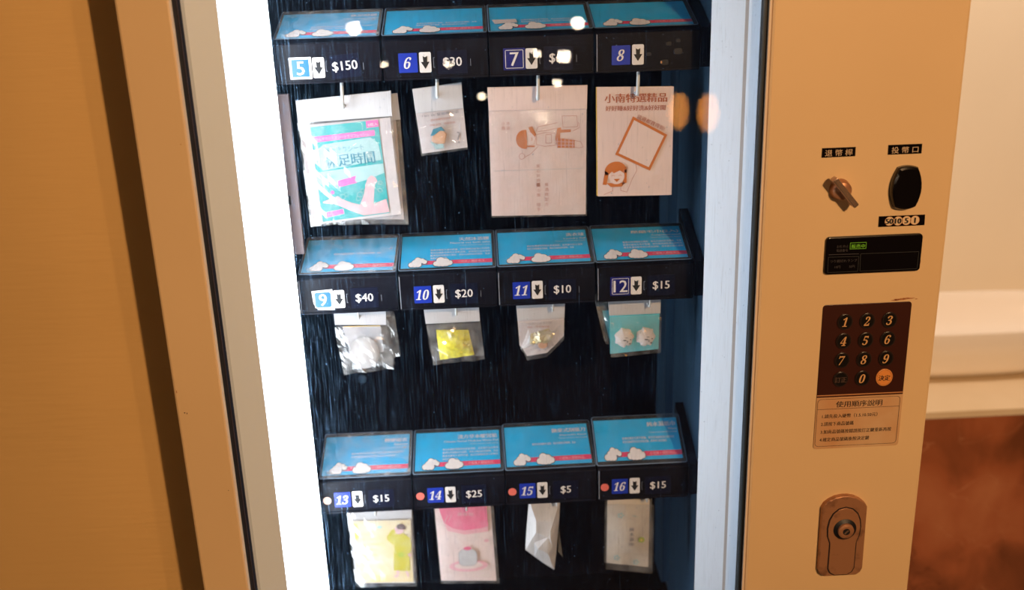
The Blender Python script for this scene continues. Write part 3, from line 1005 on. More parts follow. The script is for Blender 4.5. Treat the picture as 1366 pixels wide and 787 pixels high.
def cloud(b, cx, cz, s, y, lobes):
    for g, m, yy in ((1.16, M['ink'], y), (1.0, M['cloud'], y - 0.00015)):
        for k, (dx, dz, rd) in enumerate(lobes):
            rr_ = rd * s + (g - 1) * 0.004
            b.flat(circ(cx + dx * s, cz + dz * s * 1.5, rr_, rd * s * 1.35 + (g - 1) * 0.005, 14), yy - k * 0.00001, m)


for num, (title, eng, nl, _) in INFO.items():
    c, r = (num - 5) % 4, (num - 5) // 4
    x = COLX[c] + (0.0290 if c < 3 else 0.0272)
    extra = {16: math.radians(12), 15: math.radians(3)}.get(num, 0)
    yaw = {9: -0.03, 10: 0.0, 11: 0.0, 12: -0.012, 13: 0.0, 15: 0.015}.get(num, 0)
    kx = CW
    hh = CH if num != 16 else CH * 0.94
    t = thing('info_card', CLAB[num], 'sign', (x, YF + 0.0015, ROWZ[r] + 0.0265), 'laminated info cards on the shelves', (-(PI / 2 - TILT - extra), 0, yaw))
    L, R, Bt, Tp = -CW / 2 + 0.0024, CW / 2 - 0.0042, 0.0075, hh - 0.0048
    W, H = R - L, Tp - Bt
    U = lambda u: L + u * W
    V = lambda v: Bt + v * H
    b = MB(); b.flat([(L, Bt), (R, Bt), (R, Tp), (L, Tp)], 0.0, M['card']); b.flat([(R, Bt), (L, Bt), (L, Tp), (R, Tp)], 0.0003, M['card'])
    b.build('printed_card', t, local=True)
    b = MB(); b.flat([(U(0.24), V(0.085)), (U(1), V(0.085)), (U(1), V(0.20)), (U(0.24), V(0.20))], -0.0003, M['ribbon'])
    b.text('小南無人體驗商店。', U(0.93), V(0.108), None, -0.0005, M['ribbon_text'], 'r', width=0.31 * W, height=0.0046)
    b.build('ribbon', t, local=True)
    b = MB()
    cloud(b, U(0.165), V(0.115), 0.0052, -0.0007, [(-0.95, -0.25, 0.65), (-0.2, 0.25, 0.75), (0.55, -0.25, 0.7), (0.4, 0.9, 0.7), (1.3, 0.65, 0.65), (1.9, 0.35, 0.55), (-0.2, -0.35, 0.6)])
    b.build('cloud', t, local=True)
    b = MB()
    cloud(b, U(0.46), V(0.105), 0.0058, -0.0007, [(-1.3, -0.1, 0.60), (-0.45, 0.55, 0.85), (0.55, 0.35, 0.75), (1.3, 0.0, 0.6), (0.0, -0.1, 0.75), (-0.7, -0.2, 0.6), (0.7, -0.2, 0.6)])
    b.build('cloud', t, local=True)
    b = MB()
    T = M['card_text']
    if title:
        n = len(title)
        b.text(title, U(0.975), V(0.805), None, -0.0004, T, 'r', width=min(0.0070 * n, 0.056), height=0.0068, bold=0.0006)
    if eng:
        b.text(eng, U(0.985), V(0.705), None, -0.0004, T, 'r', width=0.0021 * len(eng), height=0.0036, bold=0.0002)
        b.text('Taiwan selected daily supply', U(0.985), V(0.635), None, -0.0004, T, 'r', width=0.34 * W, height=0.0026)
    for k in range(nl):
        wd = [0.66, 0.66, 0.66, 0.18][k] if nl > 2 else [0.62, 0.52][k] if nl == 2 else 0.52
        b.text(DESC[(k + num) % 3] if k < 3 else DESC[3], U(0.32), V(0.50 - 0.085 * k) if num > 8 else V(0.38 - 0.08 * k), None, -0.0004, T, 'l', width=wd * W, height=0.0036, bold=0.0001)
    if b.v:
        b.build('lettering', t, local=True)
    if num == 7:
        b = MB(); b.flat([(U(0.05), V(0.24)), (U(0.28), V(0.28)), (U(0.27), V(0.42)), (U(0.02), V(0.42))], -0.0012, M['paper'])
        b.build('sticker', t, local=True, label='cream sticker')
    b = MB(); b.flat(rr(-CW / 2, 0.0, CW / 2, hh, 0.0035, 4), -0.0018, M['lamglare' if num in (5, 9, 13) else 'lam'])  # cards next to the light tube get the film with painted glare
    # welded rim of the laminate
    o1, o2 = rr(-CW / 2, 0.0, CW / 2, hh, 0.0035, 4), rr(-CW / 2 + 0.0011, 0.0011, CW / 2 - 0.0011, hh - 0.0011, 0.0026, 4)
    for i in range(len(o1)):
        j = (i + 1) % len(o1)
        b.add([(o1[i][0], -0.0018, o1[i][1]), (o1[j][0], -0.0018, o1[j][1]), (o2[j][0], -0.0022, o2[j][1]), (o2[i][0], -0.0022, o2[i][1])], [(0, 1, 2, 3)], M['rim'])
    b.build('laminate', t, local=True)

# ------------------------------------------------------------------ packets
YI = 0.125


def lerp(a, b, t):
    return a + (b - a) * t


def sheet(b, q, y, m, amp=0.0, n=1, seed=0, freq=40, bulge=0.0, mz=None):
    """quad q = TL, TR, BR, BL (x, z) as a grid with crumples; bulge pushes the middle to the viewer"""
    nx = nz = n
    vs, fs = [], []
    for j in range(nz + 1):
        for i in range(nx + 1):
            u, v = i / nx, j / nz
            x = lerp(lerp(q[0][0], q[1][0], u), lerp(q[3][0], q[2][0], u), v)
            z = lerp(lerp(q[0][1], q[1][1], u), lerp(q[3][1], q[2][1], u), v)
            e = min(1, 6 * v)
            d = 0
            if amp:
                p = Vector((x * freq + seed * 7.1, seed * 3.3, z * freq))
                d = amp * e * ((1 - abs(noise.noise(p)) * 3) * 0.6 + noise.noise(p * 2.3) * 0.7)
                x += amp * 0.25 * noise.noise(p * 1.7) * (1 if 0 < u < 1 else 1.2)
                z += amp * 0.35 * noise.noise(p * 1.3 + Vector((5, 5, 5))) * (1 if v > 0 else 0)
            d += bulge * math.sin(PI * u) * math.sin(PI * min(1, v * 1.05))
            vs.append((x, y - d, z))
    for j in range(nz):
        for i in range(nx):
            a = j * (nx + 1) + i
            fs.append((a, a + nx + 1, a + nx + 2, a + 1))
    b.add(vs, fs, m)


def quv(q, u, v):
    """point in quad TL,TR,BR,BL: u right, v down"""
    return (lerp(lerp(q[0][0], q[1][0], u), lerp(q[3][0], q[2][0], u), v), lerp(lerp(q[0][1], q[1][1], u), lerp(q[3][1], q[2][1], u), v))


def header(b, q, y, th=0.0012, m=None):
    """folded header card with its back leaf"""
    m = m or M['header']
    b.prism([q[3], q[2], q[1], q[0]], y - th, y + th, m, 0.0003)


def film_front(t, q, y, seed, amp=0.0018, n=16, mk='film', bulge=0.002, name='bag'):
    b = MB()
    sheet(b, q, y, M[mk], amp, n, seed, 45, bulge)
    sheet(b, q, max(y + 0.006, YI + 0.0055), M[mk], amp * 0.3, n // 2, seed + 3, 30, -bulge)
    return b.build(name, t)


G = 'packets hanging under the shelves'
# slot 5: cooling sheets, second packet behind
t = thing('packet', 'white-topped packet mostly hidden behind the teal foot-sheet packet under slot 5', 'packet', (-0.143, YI + 0.010, 1.440), G)
b = MB(); header(b, [(-0.185, 1.4435), (-0.0862, 1.4489), (-0.0847, 1.4200), (-0.187, 1.416)], YI + 0.012); b.build('header_card', t)
film_front(t, [(-0.187, 1.418), (-0.0852, 1.4238), (-0.0837, 1.3007), (-0.1895, 1.305)], YI + 0.012, 21, 0.0016, 12, 'film_soft')
b = MB(); sheet(b, [(-0.183, 1.414), (-0.090, 1.420), (-0.0885, 1.306), (-0.187, 1.311)], YI + 0.0155, M['paper']); b.build('insert', t)

t = thing('packet', 'clear packet with white top and teal card picturing legs, under slot 5', 'packet', (-0.1434, YI, 1.4395), G)
hq = [(-0.1953, 1.4466), (-0.092, 1.4533), (-0.0924, 1.426), (-0.1951, 1.4223)]
b = MB(); header(b, hq, YI)
b.flat(circ(-0.1434, 1.4390, 0.0020), YI - 0.0015, M['ink']); b.build('header_card', t)
pq = [(-0.1934, 1.419), (-0.0952, 1.4242), (-0.0905, 1.3155), (-0.1910, 1.3075)]
b = MB(); sheet(b, pq, YI + 0.002, M['paper']); b.build('backing_paper', t)
cq = [(-0.1827, 1.4169), (-0.1084, 1.4223), (-0.1030, 1.3178), (-0.1785, 1.3105)]
b = MB()
C = lambda u, v: quv(cq, u, v)
sheet(b, cq, YI + 0.001, M['teal'])
y0 = YI + 0.0008
b.flat([C(0, .10), C(.93, .10), C(.93, .16), C(.02, .16)][::-1], y0, M['magenta'])
b.flat([C(.82, 0.0), C(1, 0), C(1, .07), C(.82, .07)], y0, M['magenta'])
b.text('6枚入', *C(.99, .055), None, y0 - 0.0002, M['white'], 'r', width=0.011, height=0.0034, rot=3)
b.text('ひんやりジェルシートでリフレッシュ', *C(.06, .148), None, y0 - 0.0002, M['white'], 'l', width=0.058, height=0.0036, rot=4)
b.flat([C(.02, .24), C(.10, .22), C(.16, .19), C(.86, .17), C(.96, .24), C(.98, .42), C(.10, .46), C(.05, .40)], y0, M['teal_pale'])
b.text('すっきりシート', *C(.18, .285), None, y0 - 0.0003, M['teal_ink'], 'l', width=0.042, height=0.0062, rot=4)
b.text('休足時間', *C(.16, .425), None, y0 - 0.0003, M['teal_ink'], 'l', width=0.0545, height=0.0135, rot=4, bold=0.0005)
b.flat([C(0, .47), C(1, .46), C(1, .56), C(.80, .60), C(.5, .64), C(.2, .62), C(0, .60)], y0, M['teal_pale'])
b.text('足の疲れに', *C(.06, .55), None, y0 - 0.0002, M['teal_ink'], 'l', width=0.018, height=0.0045, rot=4)
b.flat([C(.30, .585), C(.58, .555), C(.55, .60), C(.58, .63), C(.30, .655)], y0 - 0.0001, M['magenta'])
b.flat(circ(*C(.10, .70), 0.0022), y0, M['magenta'])
b.flat(circ(*C(.20, .70), 0.0022), y0, M['magenta'])
# two legs: one raised, one lying
b.flat([C(.74, .60), C(.80, .57), C(.86, .60), C(.88, .64), C(.83, .68), C(.80, .80), C(.78, .88), C(.98, .84), C(1.0, .99), C(.62, .99), C(.46, .93), C(.22, .83),
        C(.04, .80), C(.04, .785), C(.16, .765), C(.27, .745), C(.31, .775), C(.46, .835), C(.58, .87), C(.66, .76), C(.70, .66)], y0 - 0.0001, M['skin'])
b.stroke([C(.66, .80), C(.63, .90)], 0.0003, y0 - 0.0003, M['magenta'])
for u, v, s in ((.34, .76, .0030), (.40, .74, .0022), (.60, .76, .0030), (.57, .80, .0024), (.64, .72, .0018), (.92, .66, .0020), (.90, .74, .0022)):
    b.stroke(circ(*C(u, v), s, None, 14), 0.0006, y0 - 0.00005, M['teal_pale'], True)
b.flat([C(.03, .90), C(.33, .885), C(.34, .945), C(.04, .965)], y0 - 0.0001, M['teal_pale'])
b.flat([C(.04, .905), C(.32, .89), C(.33, .94), C(.05, .958)], y0 - 0.0002, M['magenta'])
b.text('冷却シート', *C(.07, .945), None, y0 - 0.0004, M['skin'], 'l', width=0.017, height=0.0035, rot=5)
b.build('product_card', t)
film_front(t, [(-0.1953, 1.4225), (-0.0922, 1.4262), (-0.0890, 1.3130), (-0.1920, 1.3062)], YI - 0.003, 1, 0.0015, 16)

# slot 6
t = thing('packet', 'small clear packet with white top and a printed slip, under slot 6', 'packet', (-0.0418, YI, 1.4456), G)
hq = [(-0.0689, 1.4541), (-0.0155, 1.4595), (-0.0148, 1.4317), (-0.0668, 1.428)]
b = MB(); header(b, hq, YI); b.build('header_card', t)
pq = [(-0.0668, 1.4280), (-0.0148, 1.4317), (-0.0122, 1.3882), (-0.0625, 1.3832)]
b = MB(); sheet(b, pq, YI + 0.002, M['paper'])
C = lambda u, v: quv(pq, u, v)
b.text('Hair tie 髮圈橡皮筋', *C(.12, .12), None, YI + 0.0012, M['grey_ink'], 'l', width=0.040, height=0.0032, rot=5, bold=0.0002)
b.text('適用各種髮型使用', *C(.28, .24), None, YI + 0.0012, M['faint_ink'], 'l', width=0.022, height=0.0026, rot=5)
b.text('綁髮造型、居家好用', *C(.25, .36), None, YI + 0.0012, M['faint_ink'], 'l', width=0.028, height=0.0026, rot=5)
b.text('?', *C(.80, .86), None, YI + 0.0012, M['grey_ink'], 'l', height=0.013, rot=3)
b.build('printed_slip', t)
b = MB()
hx, hz = C(.42, .62)
b.prism([(hx - .0085, hz - .004), (hx - .0040, hz - .010), (hx + .0060, hz - .008), (hx + .0085, hz + .002), (hx + .003, hz + .008), (hx - .006, hz + .006)], YI - 0.003, YI + 0.001, M['tan'], 0.001)
b.prism([(hx - .0095, hz + .001), (hx - .006, hz + .008), (hx + .003, hz + .0105), (hx + .007, hz + .006), (hx + .001, hz + .006), (hx - .006, hz + .001)], YI - 0.0036, YI - 0.001, M['teal_ink'], 0.0006)
b.prism([(hx - .010, hz - .006), (hx - .004, hz - .014), (hx + .005, hz - .013), (hx + .004, hz - .008)], YI - 0.0030, YI - 0.001, M['mint_print'], 0.0006)
b.build('contents', t)
film_front(t, [(-0.0672, 1.4285), (-0.0145, 1.4320), (-0.0122, 1.3872), (-0.0631, 1.3815)], YI - 0.005, 4, 0.0016, 14)

# slot 7
t = thing('packet', 'large clear packet with pinkish paper showing a sideways drawing, under slot 7', 'packet', (0.0661, YI, 1.4405), G)
hq = [(0.0122, 1.4529), (0.1211, 1.4514), (0.1202, 1.4255), (0.0128, 1.4278)]
b = MB(); header(b, hq, YI, m=M['pinkpaper']); b.flat(circ(0.0661, 1.4395, 0.0020), YI - 0.0015, M['ink']); b.build('header_card', t)
pq = [(0.0128, 1.4274), (0.1200, 1.4252), (0.1180, 1.3068), (0.0118, 1.3092)]
b = MB(); sheet(b, pq, YI + 0.0018, M['pinkpaper'])
C = lambda u, v: quv(pq, u, v)
y0 = YI + 0.0014
O = M['orange_ink']
F = M['faint_ink']
# figure lying sideways: hair, face outline, shirt, checked trousers
hc = C(.38, .27)
b.flat(circ(hc[0] - 0.002, hc[1], 0.0095, 0.0105, 24, PI * 0.42, PI * 1.58), y0, O)
b.flat([C(.40, .16), C(.44, .15), C(.48, .22), C(.47, .25), C(.42, .20)], y0 - 0.0001, O)
b.flat([C(.36, .345), C(.46, .345), C(.47, .33), C(.44, .33), C(.38, .33)], y0 - 0.0001, O)
b.stroke([C(.40, .20), C(.46, .22), C(.475, .27), C(.455, .32), C(.40, .33)], 0.0003, y0, O)
b.stroke([C(.385, .235), C(.385, .250)], 0.0004, y0, O)
b.stroke([C(.385, .285), C(.385, .300)], 0.0004, y0, O)
b.stroke([C(.43, .255), C(.44, .27), C(.43, .285)], 0.0005, y0, O)
b.stroke([C(.37, .35), C(.38, .37)], 0.0003, y0, O)
b.stroke([C(.48, .23), C(.57, .21), C(.68, .22), C(.68, .33), C(.57, .34), C(.48, .32)], 0.00045, y0, F, True)
b.stroke([C(.58, .23), C(.64, .23), C(.64, .31), C(.58, .31)], 0.00045, y0, F, True)
b.stroke([C(.48, .20), C(.50, .155), C(.60, .14), C(.70, .12)], 0.00045, y0, F)
b.stroke([C(.50, .20), C(.60, .19), C(.70, .17)], 0.00045, y0, F)
b.stroke([C(.50, .34), C(.42, .41), C(.36, .44)], 0.00045, y0, F)
b.stroke(circ(*C(.33, .43), 0.0032, None, 14), 0.00045, y0, F, True)
b.flat([C(.68, .26), C(.88, .285), C(.88, .36), C(.70, .355)], y0, O)
b.flat([C(.68, .26), C(.70, .17), C(.74, .165), C(.74, .185), C(.84, .185), C(.84, .21), C(.73, .215), C(.73, .27)], y0, O)
for k in range(5):
    b.stroke([C(.70 + .04 * k, .268), C(.70 + .04 * k, .352)], 0.0008, y0 - 0.0001, M['skin'])
b.stroke([C(.69, .295), C(.88, .305)], 0.0006, y0 - 0.0002, M['skin'])
b.stroke([C(.69, .330), C(.88, .335)], 0.0006, y0 - 0.0002, M['skin'])
b.stroke([C(.88, .29), C(.94, .30), C(.97, .35), C(.92, .36), C(.88, .35)], 0.00045, y0, F)
b.stroke([C(.75, .06), C(.90, .06), C(.91, .16), C(.76, .165)], 0.00045, y0, F, True)
b.stroke([C(.86, .20), C(.93, .17), C(.92, .12)], 0.00045, y0, F)
for s, u, v, h, n_ in (('安心好商品小南一隨手', .50, .50, .055, 10), ('無酒精配方', .585, .68, .028, 5), ('小南', .145, .10, .010, 2), ('本店', .195, .10, .010, 2)):
    for k, ch in enumerate(s):
        p = C(u, v + (k + .8) * h / n_ / 0.118)
        b.text(ch, p[0], p[1], None, y0, F, 'c', height=0.0040, width=0.0040)
b.stroke([C(.03, .565), C(.97, .555)], 0.0006, y0 + 0.0001, M['header'])
b.build('printed_paper', t)
film_front(t, [(0.0125, 1.4278), (0.1203, 1.4256), (0.1190, 1.3058), (0.0108, 1.3083)], YI - 0.002, 9, 0.0004, 8, 'film', bulge=0.0010)

# slot 8: paper sign on the hook (its QR square is left blank)
t = thing('hanging_card', 'white paper card with brown heading and tilted orange frame, hanging under slot 8', 'sign', (0.1736, YI, 1.4413))
pq = [(0.1313, 1.4489), (0.2157, 1.4464), (0.2153, 1.3256), (0.1318, 1.3273)]
b = MB(); sheet(b, pq, YI, M['pinkpaper'], 0.0004, 8, 3, 12)
b.prism([(0.1308, 1.3278), (0.2140, 1.3262), (0.2140, 1.4465), (0.1306, 1.4485)], YI + 0.001, YI + 0.003, M['yellow_edge'])
b.build('paper', t)
C = lambda u, v: quv(pq, u, v)
b = MB()
y0 = YI - 0.0009
b.text('小南特選精品', *C(.10, .135), None, y0, M['brown_ink'], 'l', width=0.0685, height=0.0098, rot=-1, bold=0.0005)
b.text('好好睡&好好洗&好好聞', *C(.11, .212), None, y0, M['brown_ink'], 'l', width=0.0660, height=0.0058, rot=-1, bold=0.0002)
b.text('這邊都買得到!', *C(.52, .275), None, y0, M['brown_ink'], 'l', width=0.034, height=0.0046, rot=-27)
b.build('lettering', t)
b = MB()
fo = [C(.47, .265), C(.925, .435), C(.70, .765), C(.235, .610)]
cx_, cz_ = sum(p[0] for p in fo) / 4, sum(p[1] for p in fo) / 4
fi = [(cx_ + (x - cx_) * 0.87, cz_ + (z - cz_) * 0.87) for x, z in fo]
b.flat(fo, y0, M['orange_ink'])
b.flat(fi, y0 - 0.0002, M['pinkpaper'])
b.build('tilted_frame', t, label='orange frame, its square left blank')
b = MB()
hx, hz = C(.25, .80)
b.flat(circ(hx - 0.0005, hz + 0.004, 0.0125, 0.0110, 26, -0.15, PI + 0.35), y0, O)
b.flat([(hx - .0125, hz + .005), (hx - .0155, hz - .0105), (hx - .011, hz - .011), (hx - .0085, hz + .002)], y0, O)
b.flat([(hx + .0118, hz + .006), (hx + .0115, hz - .009), (hx + .006, hz - .012), (hx + .009, hz - .002), (hx + .008, hz + .005)], y0, O)
b.flat([(hx - .011, hz - .009), (hx - .006, hz - .0135), (hx + .006, hz - .0135), (hx + .010, hz - .009), (hx, hz - .009)], y0, O)
b.flat(circ(hx, hz - 0.0015, 0.0092, 0.0090, 24), y0 - 0.0002, M['pinkpaper'])
b.flat([(hx - .0092, hz), (hx - .007, hz + .0075), (hx + .009, hz + .0075), (hx + .0095, hz + .001), (hx + .004, hz + .005), (hx - .003, hz + .002), (hx - .005, hz + .004)], y0 - 0.0003, O)
b.stroke([(hx - .0055, hz - .001), (hx - .0035, hz + .0000), (hx - .002, hz - .001)], 0.0004, y0 - 0.0004, O)
b.stroke([(hx + .0025, hz - .001), (hx + .0045, hz + .0000), (hx + .006, hz - .001)], 0.0004, y0 - 0.0004, O)
b.flat([(hx - .003, hz - .0045), (hx + .004, hz - .0045), (hx + .0005, hz - .0080)], y0 - 0.0004, O)
b.stroke([(hx - .004, hz - .0135), (hx - .004, hz - .018), (hx - .014, hz - .022)], 0.00045, y0, F)
b.stroke([(hx + .005, hz - .0135), (hx + .005, hz - .018), (hx + .012, hz - .020), (hx + .018, hz - .005), (hx + .023, hz + .004), (hx + .022, hz + .011)], 0.00045, y0, F)
b.stroke([(hx + .009, hz + .008), (hx + .012, hz + .009), (hx + .013, hz + .006)], 0.0004, y0, O)
b.build('drawing', t)

# slot 9
t = thing('packet', 'clear crinkled packet behind the folded-cloth packet under slot 9', 'packet', (-0.118, YI + 0.008, 1.205), G)
film_front(t, [(-0.150, 1.205), (-0.1080, 1.2035), (-0.1035, 1.1400), (-0.1320, 1.1290)], YI + 0.012, 31, 0.004, 10, 'film')
b = MB(); header(b, [(-0.165, 1.2072), (-0.112, 1.2062), (-0.112, 1.190), (-0.165, 1.191)], YI + 0.013, 0.0006); b.build('header_card', t)
t = thing('packet', 'clear packet holding a round folded white cloth, under slot 9', 'packet', (-0.1462, YI, 1.200), G)
b = MB(); header(b, [(-0.176, 1.2085), (-0.1151, 1.2075), (-0.1162, 1.1849), (-0.1755, 1.1877)], YI); b.build('header_card', t)
b = MB(); sheet(b, [(-0.168, 1.184), (-0.1235, 1.183), (-0.122, 1.150), (-0.160, 1.148)], YI + 0.003, M['slip'])
b.stroke([(-0.166, 1.1838), (-0.1240, 1.1828)], 0.0006, YI + 0.0026, M['yellow_edge']); b.build('printed_slip', t)
b = MB()
vs, fs, n, kk = [], [], 36, 8
for j in range(kk + 1):
    for i in range(n):
        a = 2 * PI * i / n
        rd = 0.0195 * j / kk * (1 + 0.05 * noise.noise(Vector((math.cos(a) * 2, math.sin(a) * 2, 1))))
        x_, z_ = -0.1445 + rd * math.cos(a) * 0.92, 1.1505 + rd * math.sin(a) * 1.02
        d = 0.006 * math.sqrt(max(0, 1 - (j / kk) ** 2)) + 0.0018 * noise.noise(Vector((x_ * 120, z_ * 60 + x_ * 60, 3)))
        vs.append((x_, YI - d, z_))
for j in range(kk):
    for i in range(n):
        l = (i + 1) % n
        fs.append((j * n + l, j * n + i, (j + 1) * n + i, (j + 1) * n + l))
b.add(vs, fs, M['disc'])
b.build('folded_cloth', t, smooth=True)
film_front(t, [(-0.1752, 1.1877), (-0.1163, 1.1849), (-0.1100, 1.1330), (-0.1690, 1.1275)], YI - 0.008, 12, 0.0034, 14)

# slot 10
t = thing('packet', 'clear packet of yellow bath salt with white top, under slot 10', 'packet', (-0.0390, YI, 1.200), G)
b = MB(); header(b, [(-0.0722, 1.2085), (-0.0078, 1.2070), (-0.007, 1.1845), (-0.0703, 1.184)], YI)
b.build('header_card', t)
b = MB()
yq = [(-0.0589, 1.1738), (-0.0212, 1.1721), (-0.0157, 1.1409), (-0.0563, 1.1368)]
sheet(b, yq, YI + 0.003, M['yellow'], 0.0012, 22, 6, 160, 0.007)
sheet(b, yq[::-1][0:1] * 0 + [yq[1], yq[0], yq[3], yq[2]], YI + 0.005, M['yellow'])
b.build('bath_salt', t, smooth=True)['kind'] = 'stuff'
film_front(t, [(-0.0703, 1.1843), (-0.0070, 1.1847), (-0.0035, 1.1388), (-0.0644, 1.1345)], YI - 0.007, 14, 0.0028, 16)

# slot 11
t = thing('packet', 'small clear packet holding a gold-wrapped laundry ball, under slot 11', 'packet', (0.0640, YI, 1.200), G)
b = MB(); header(b, [(0.0355, 1.2085), (0.0930, 1.2075), (0.0917, 1.1842), (0.0369, 1.183)], YI); b.build('header_card', t)
slip = [(0.0369, 1.183), (0.0917, 1.1842), (0.0910, 1.160), (0.0815, 1.150), (0.0707, 1.1395), (0.0469, 1.1365), (0.0420, 1.1465), (0.0385, 1.1500)]
b = MB(); b.flat(slip, YI + 0.003, M['paper'])
b.text('Laundry ball 洗衣球', 0.047, 1.1765, None, YI + 0.0024, M['grey_ink'], 'l', width=0.030, height=0.0028)
b.text('請放入洗衣機使用', 0.048, 1.1720, None, YI + 0.0024, M['faint_ink'], 'l', width=0.026, height=0.0022)
for k in range(6):
    blot(b, 0.047 + 0.005 * k, 1.143 + 0.002 * (k % 3), 0.0010, 0.0008, YI + 0.0024, 40 + k, M['grey_ink'])
b.build('printed_slip', t)
b = MB()
for k in range(3):
    q = [(0.052 + .004 * k, 1.166 + .002 * k), (0.074 + .003 * k, 1.172 - .003 * k), (0.076 - .002 * k, 1.158 - .002 * k), (0.050 + .003 * k, 1.152 + .001 * k)]
    sheet(b, q, YI - 0.001 - 0.001 * k, M['gold'], 0.003, 6, 50 + k, 90, 0.003)
b.prism(circ(0.0655, 1.1520, 0.0060, 0.0050, 16), YI - 0.004, YI + 0.001, M['tan'], 0.0015)
b.build('laundry_ball', t)
b = MB()
for dy, sd in ((-0.006, 16), (0.005, 17)):
    rnd = random.Random(sd)
    cx, cz = 0.064, 1.162
    vs = [(cx, YI + dy - 0.002, cz)] + [(x_ + rnd.uniform(-.001, .001), YI + dy + rnd.uniform(-.002, .002), z_ - (0.0015 if z_ < 1.17 else 0)) for x_, z_ in slip]
    mid = [((x_ + cx) / 2 + rnd.uniform(-.003, .003), YI + dy - 0.003 + rnd.uniform(-.003, .003), (z_ + cz) / 2 + rnd.uniform(-.003, .003)) for x_, z_ in slip]
    n = len(slip)
    fs = []
    for i in range(n):
        j = (i + 1) % n
        fs += [(0, 1 + n + j, 1 + n + i), (1 + i, 1 + n + i, 1 + n + j, 1 + j)]
    b.add(vs + mid, fs, M['film'])
b.build('bag', t)

# slot 12
t = thing('packet', 'clear crinkled packet poking out left of the blue two-towel packet, slot 12', 'packet', (0.145, YI + 0.010, 1.205), G)
film_front(t, [(0.1275, 1.2062), (0.170, 1.2060), (0.176, 1.142), (0.1405, 1.1460)], YI + 0.010, 33, 0.0045, 12, 'film')
b = MB(); sheet(b, [(0.138, 1.186), (0.170, 1.186), (0.174, 1.146), (0.146, 1.150)], YI + 0.013, M['aqua']); b.build('insert', t)
t = thing('packet', 'packet with aqua backing and two round white compressed towels, under slot 12', 'packet', (0.1750, YI, 1.200), G)
b = MB(); header(b, [(0.1430, 1.2085), (0.2050, 1.2070), (0.2047, 1.1845), (0.1446, 1.1843)], YI); b.build('header_card', t)
b = MB(); sheet(b, [(0.1448, 1.1843), (0.2045, 1.1845), (0.2038, 1.1380), (0.1462, 1.1345)], YI + 0.003, M['aqua']); b.build('backing_paper', t)
for cx, sd in ((0.1625, 1), (0.1880, 2)):
    b = MB()
    vs, fs, n, kk = [], [], 24, 5
    for j in range(kk + 1):
        for i in range(n):
            a = 2 * PI * i / n
            rd = 0.0112 * j / kk * (1 + 0.09 * math.sin(a * 7 + sd) + 0.05 * math.sin(a * 11))
            vs.append((cx + rd * math.cos(a), YI + 0.002 - 0.006 * math.sqrt(max(0, 1 - (j / kk) ** 2)), 1.1548 + rd * math.sin(a) * 1.05))
    for j in range(kk):
        for i in range(n):
            l = (i + 1) % n
            fs.append((j * n + l, j * n + i, (j + 1) * n + i, (j + 1) * n + l))
    b.add(vs, fs, M['cotton'])
    for k, (dx, dz, w_, h_) in enumerate(((0.000, -0.001, .0028, .0010), (0.003, -0.003, .0012, .0022), (0.006, -0.006, .0014, .0011), (0.002, 0.002, .0022, .0008), (0.007, -0.001, .0009, .0009))):
        blot(b, cx + dx, 1.1548 + dz, w_, h_, YI - 0.0052 + abs(dx) * 0.3, 60 + k, M['grey_ink'] if k % 2 else M['ink'])
    b.build('towel_tablet', t)
film_front(t, [(0.1446, 1.1843), (0.2048, 1.1845), (0.2045, 1.1373), (0.1455, 1.1336)], YI - 0.006, 18, 0.0018, 14)

# slot 13: raincoat packet
t = thing('packet', 'pale yellow packet picturing a person in a yellow raincoat, under slot 13', 'packet', (-0.1425, YI, 0.945), G)
q = [(-0.1822, 0.9435), (-0.1028, 0.9415), (-0.1055, 0.8310), (-0.1800, 0.8350)]
b = MB(); sheet(b, q, YI + 0.003, M['header'], 0.0006, 8, 5, 20); b.build('pouch', t)
pq = [(-0.1788, 0.9265), (-0.1049, 0.9245), (-0.1070, 0.8340), (-0.1775, 0.8370)]
b = MB()
sheet(b, pq, YI + 0.0005, M['cream_print'])
C = lambda u, v: quv(pq, u, v)
for k in range(6):
    b.text('輕便雨衣隨身攜帶防水'[k % 3:], *C(.14, .22 + .085 * k), None, YI, M['yellow_edge'], 'l', width=0.018 + 0.004 * (k % 3), height=0.0024)
b.flat(circ(*C(.47, .10), 0.0032, 0.0022), YI, M['teal_pale'])
b.flat([C(.02, .02), C(.10, .04), C(.12, .20), C(.08, .30), C(.02, .28)], YI, M['yellow_edge'])
b.build('printed_front', t)
b = MB()
y0 = YI - 0.0002
b.flat([C(.70, .22), C(.86, .20), C(.97, .28), C(1.0, .42), C(.95, .58), C(.96, .80), C(.90, .82), C(.66, .80), C(.68, .55), C(.70, .40), C(.60, .32), C(.58, .26),
        C(.66, .16), C(.75, .12), C(.76, .16), C(.68, .24)], y0, M['raincoat'])
b.flat(circ(*C(.80, .155), 0.0052, 0.0058), y0 - 0.0002, M['skin'])
b.flat(circ(*C(.83, .12), 0.0062, 0.0058, 20, -0.4, PI + 0.2), y0 - 0.0004, M['hair'])
b.flat([C(.72, .12), C(.76, .10), C(.78, .14), C(.73, .15)], y0 - 0.0005, M['skin'])
b.flat(circ(*C(.81, .545), 0.0042, 0.0040), y0 - 0.0003, M['green_print'])
b.flat([C(.93, .52), C(.99, .53), C(.98, .58), C(.93, .57)], y0 - 0.0003, M['skin'])
b.flat([C(.71, .80), C(.76, .80), C(.74, .90), C(.66, .92), C(.66, .89), C(.71, .87)], y0 - 0.0001, M['skin'])
b.flat([C(.86, .81), C(.90, .81), C(.94, .90), C(.90, .91)], y0 - 0.0001, M['skin'])
b.build('pictured_person', t)
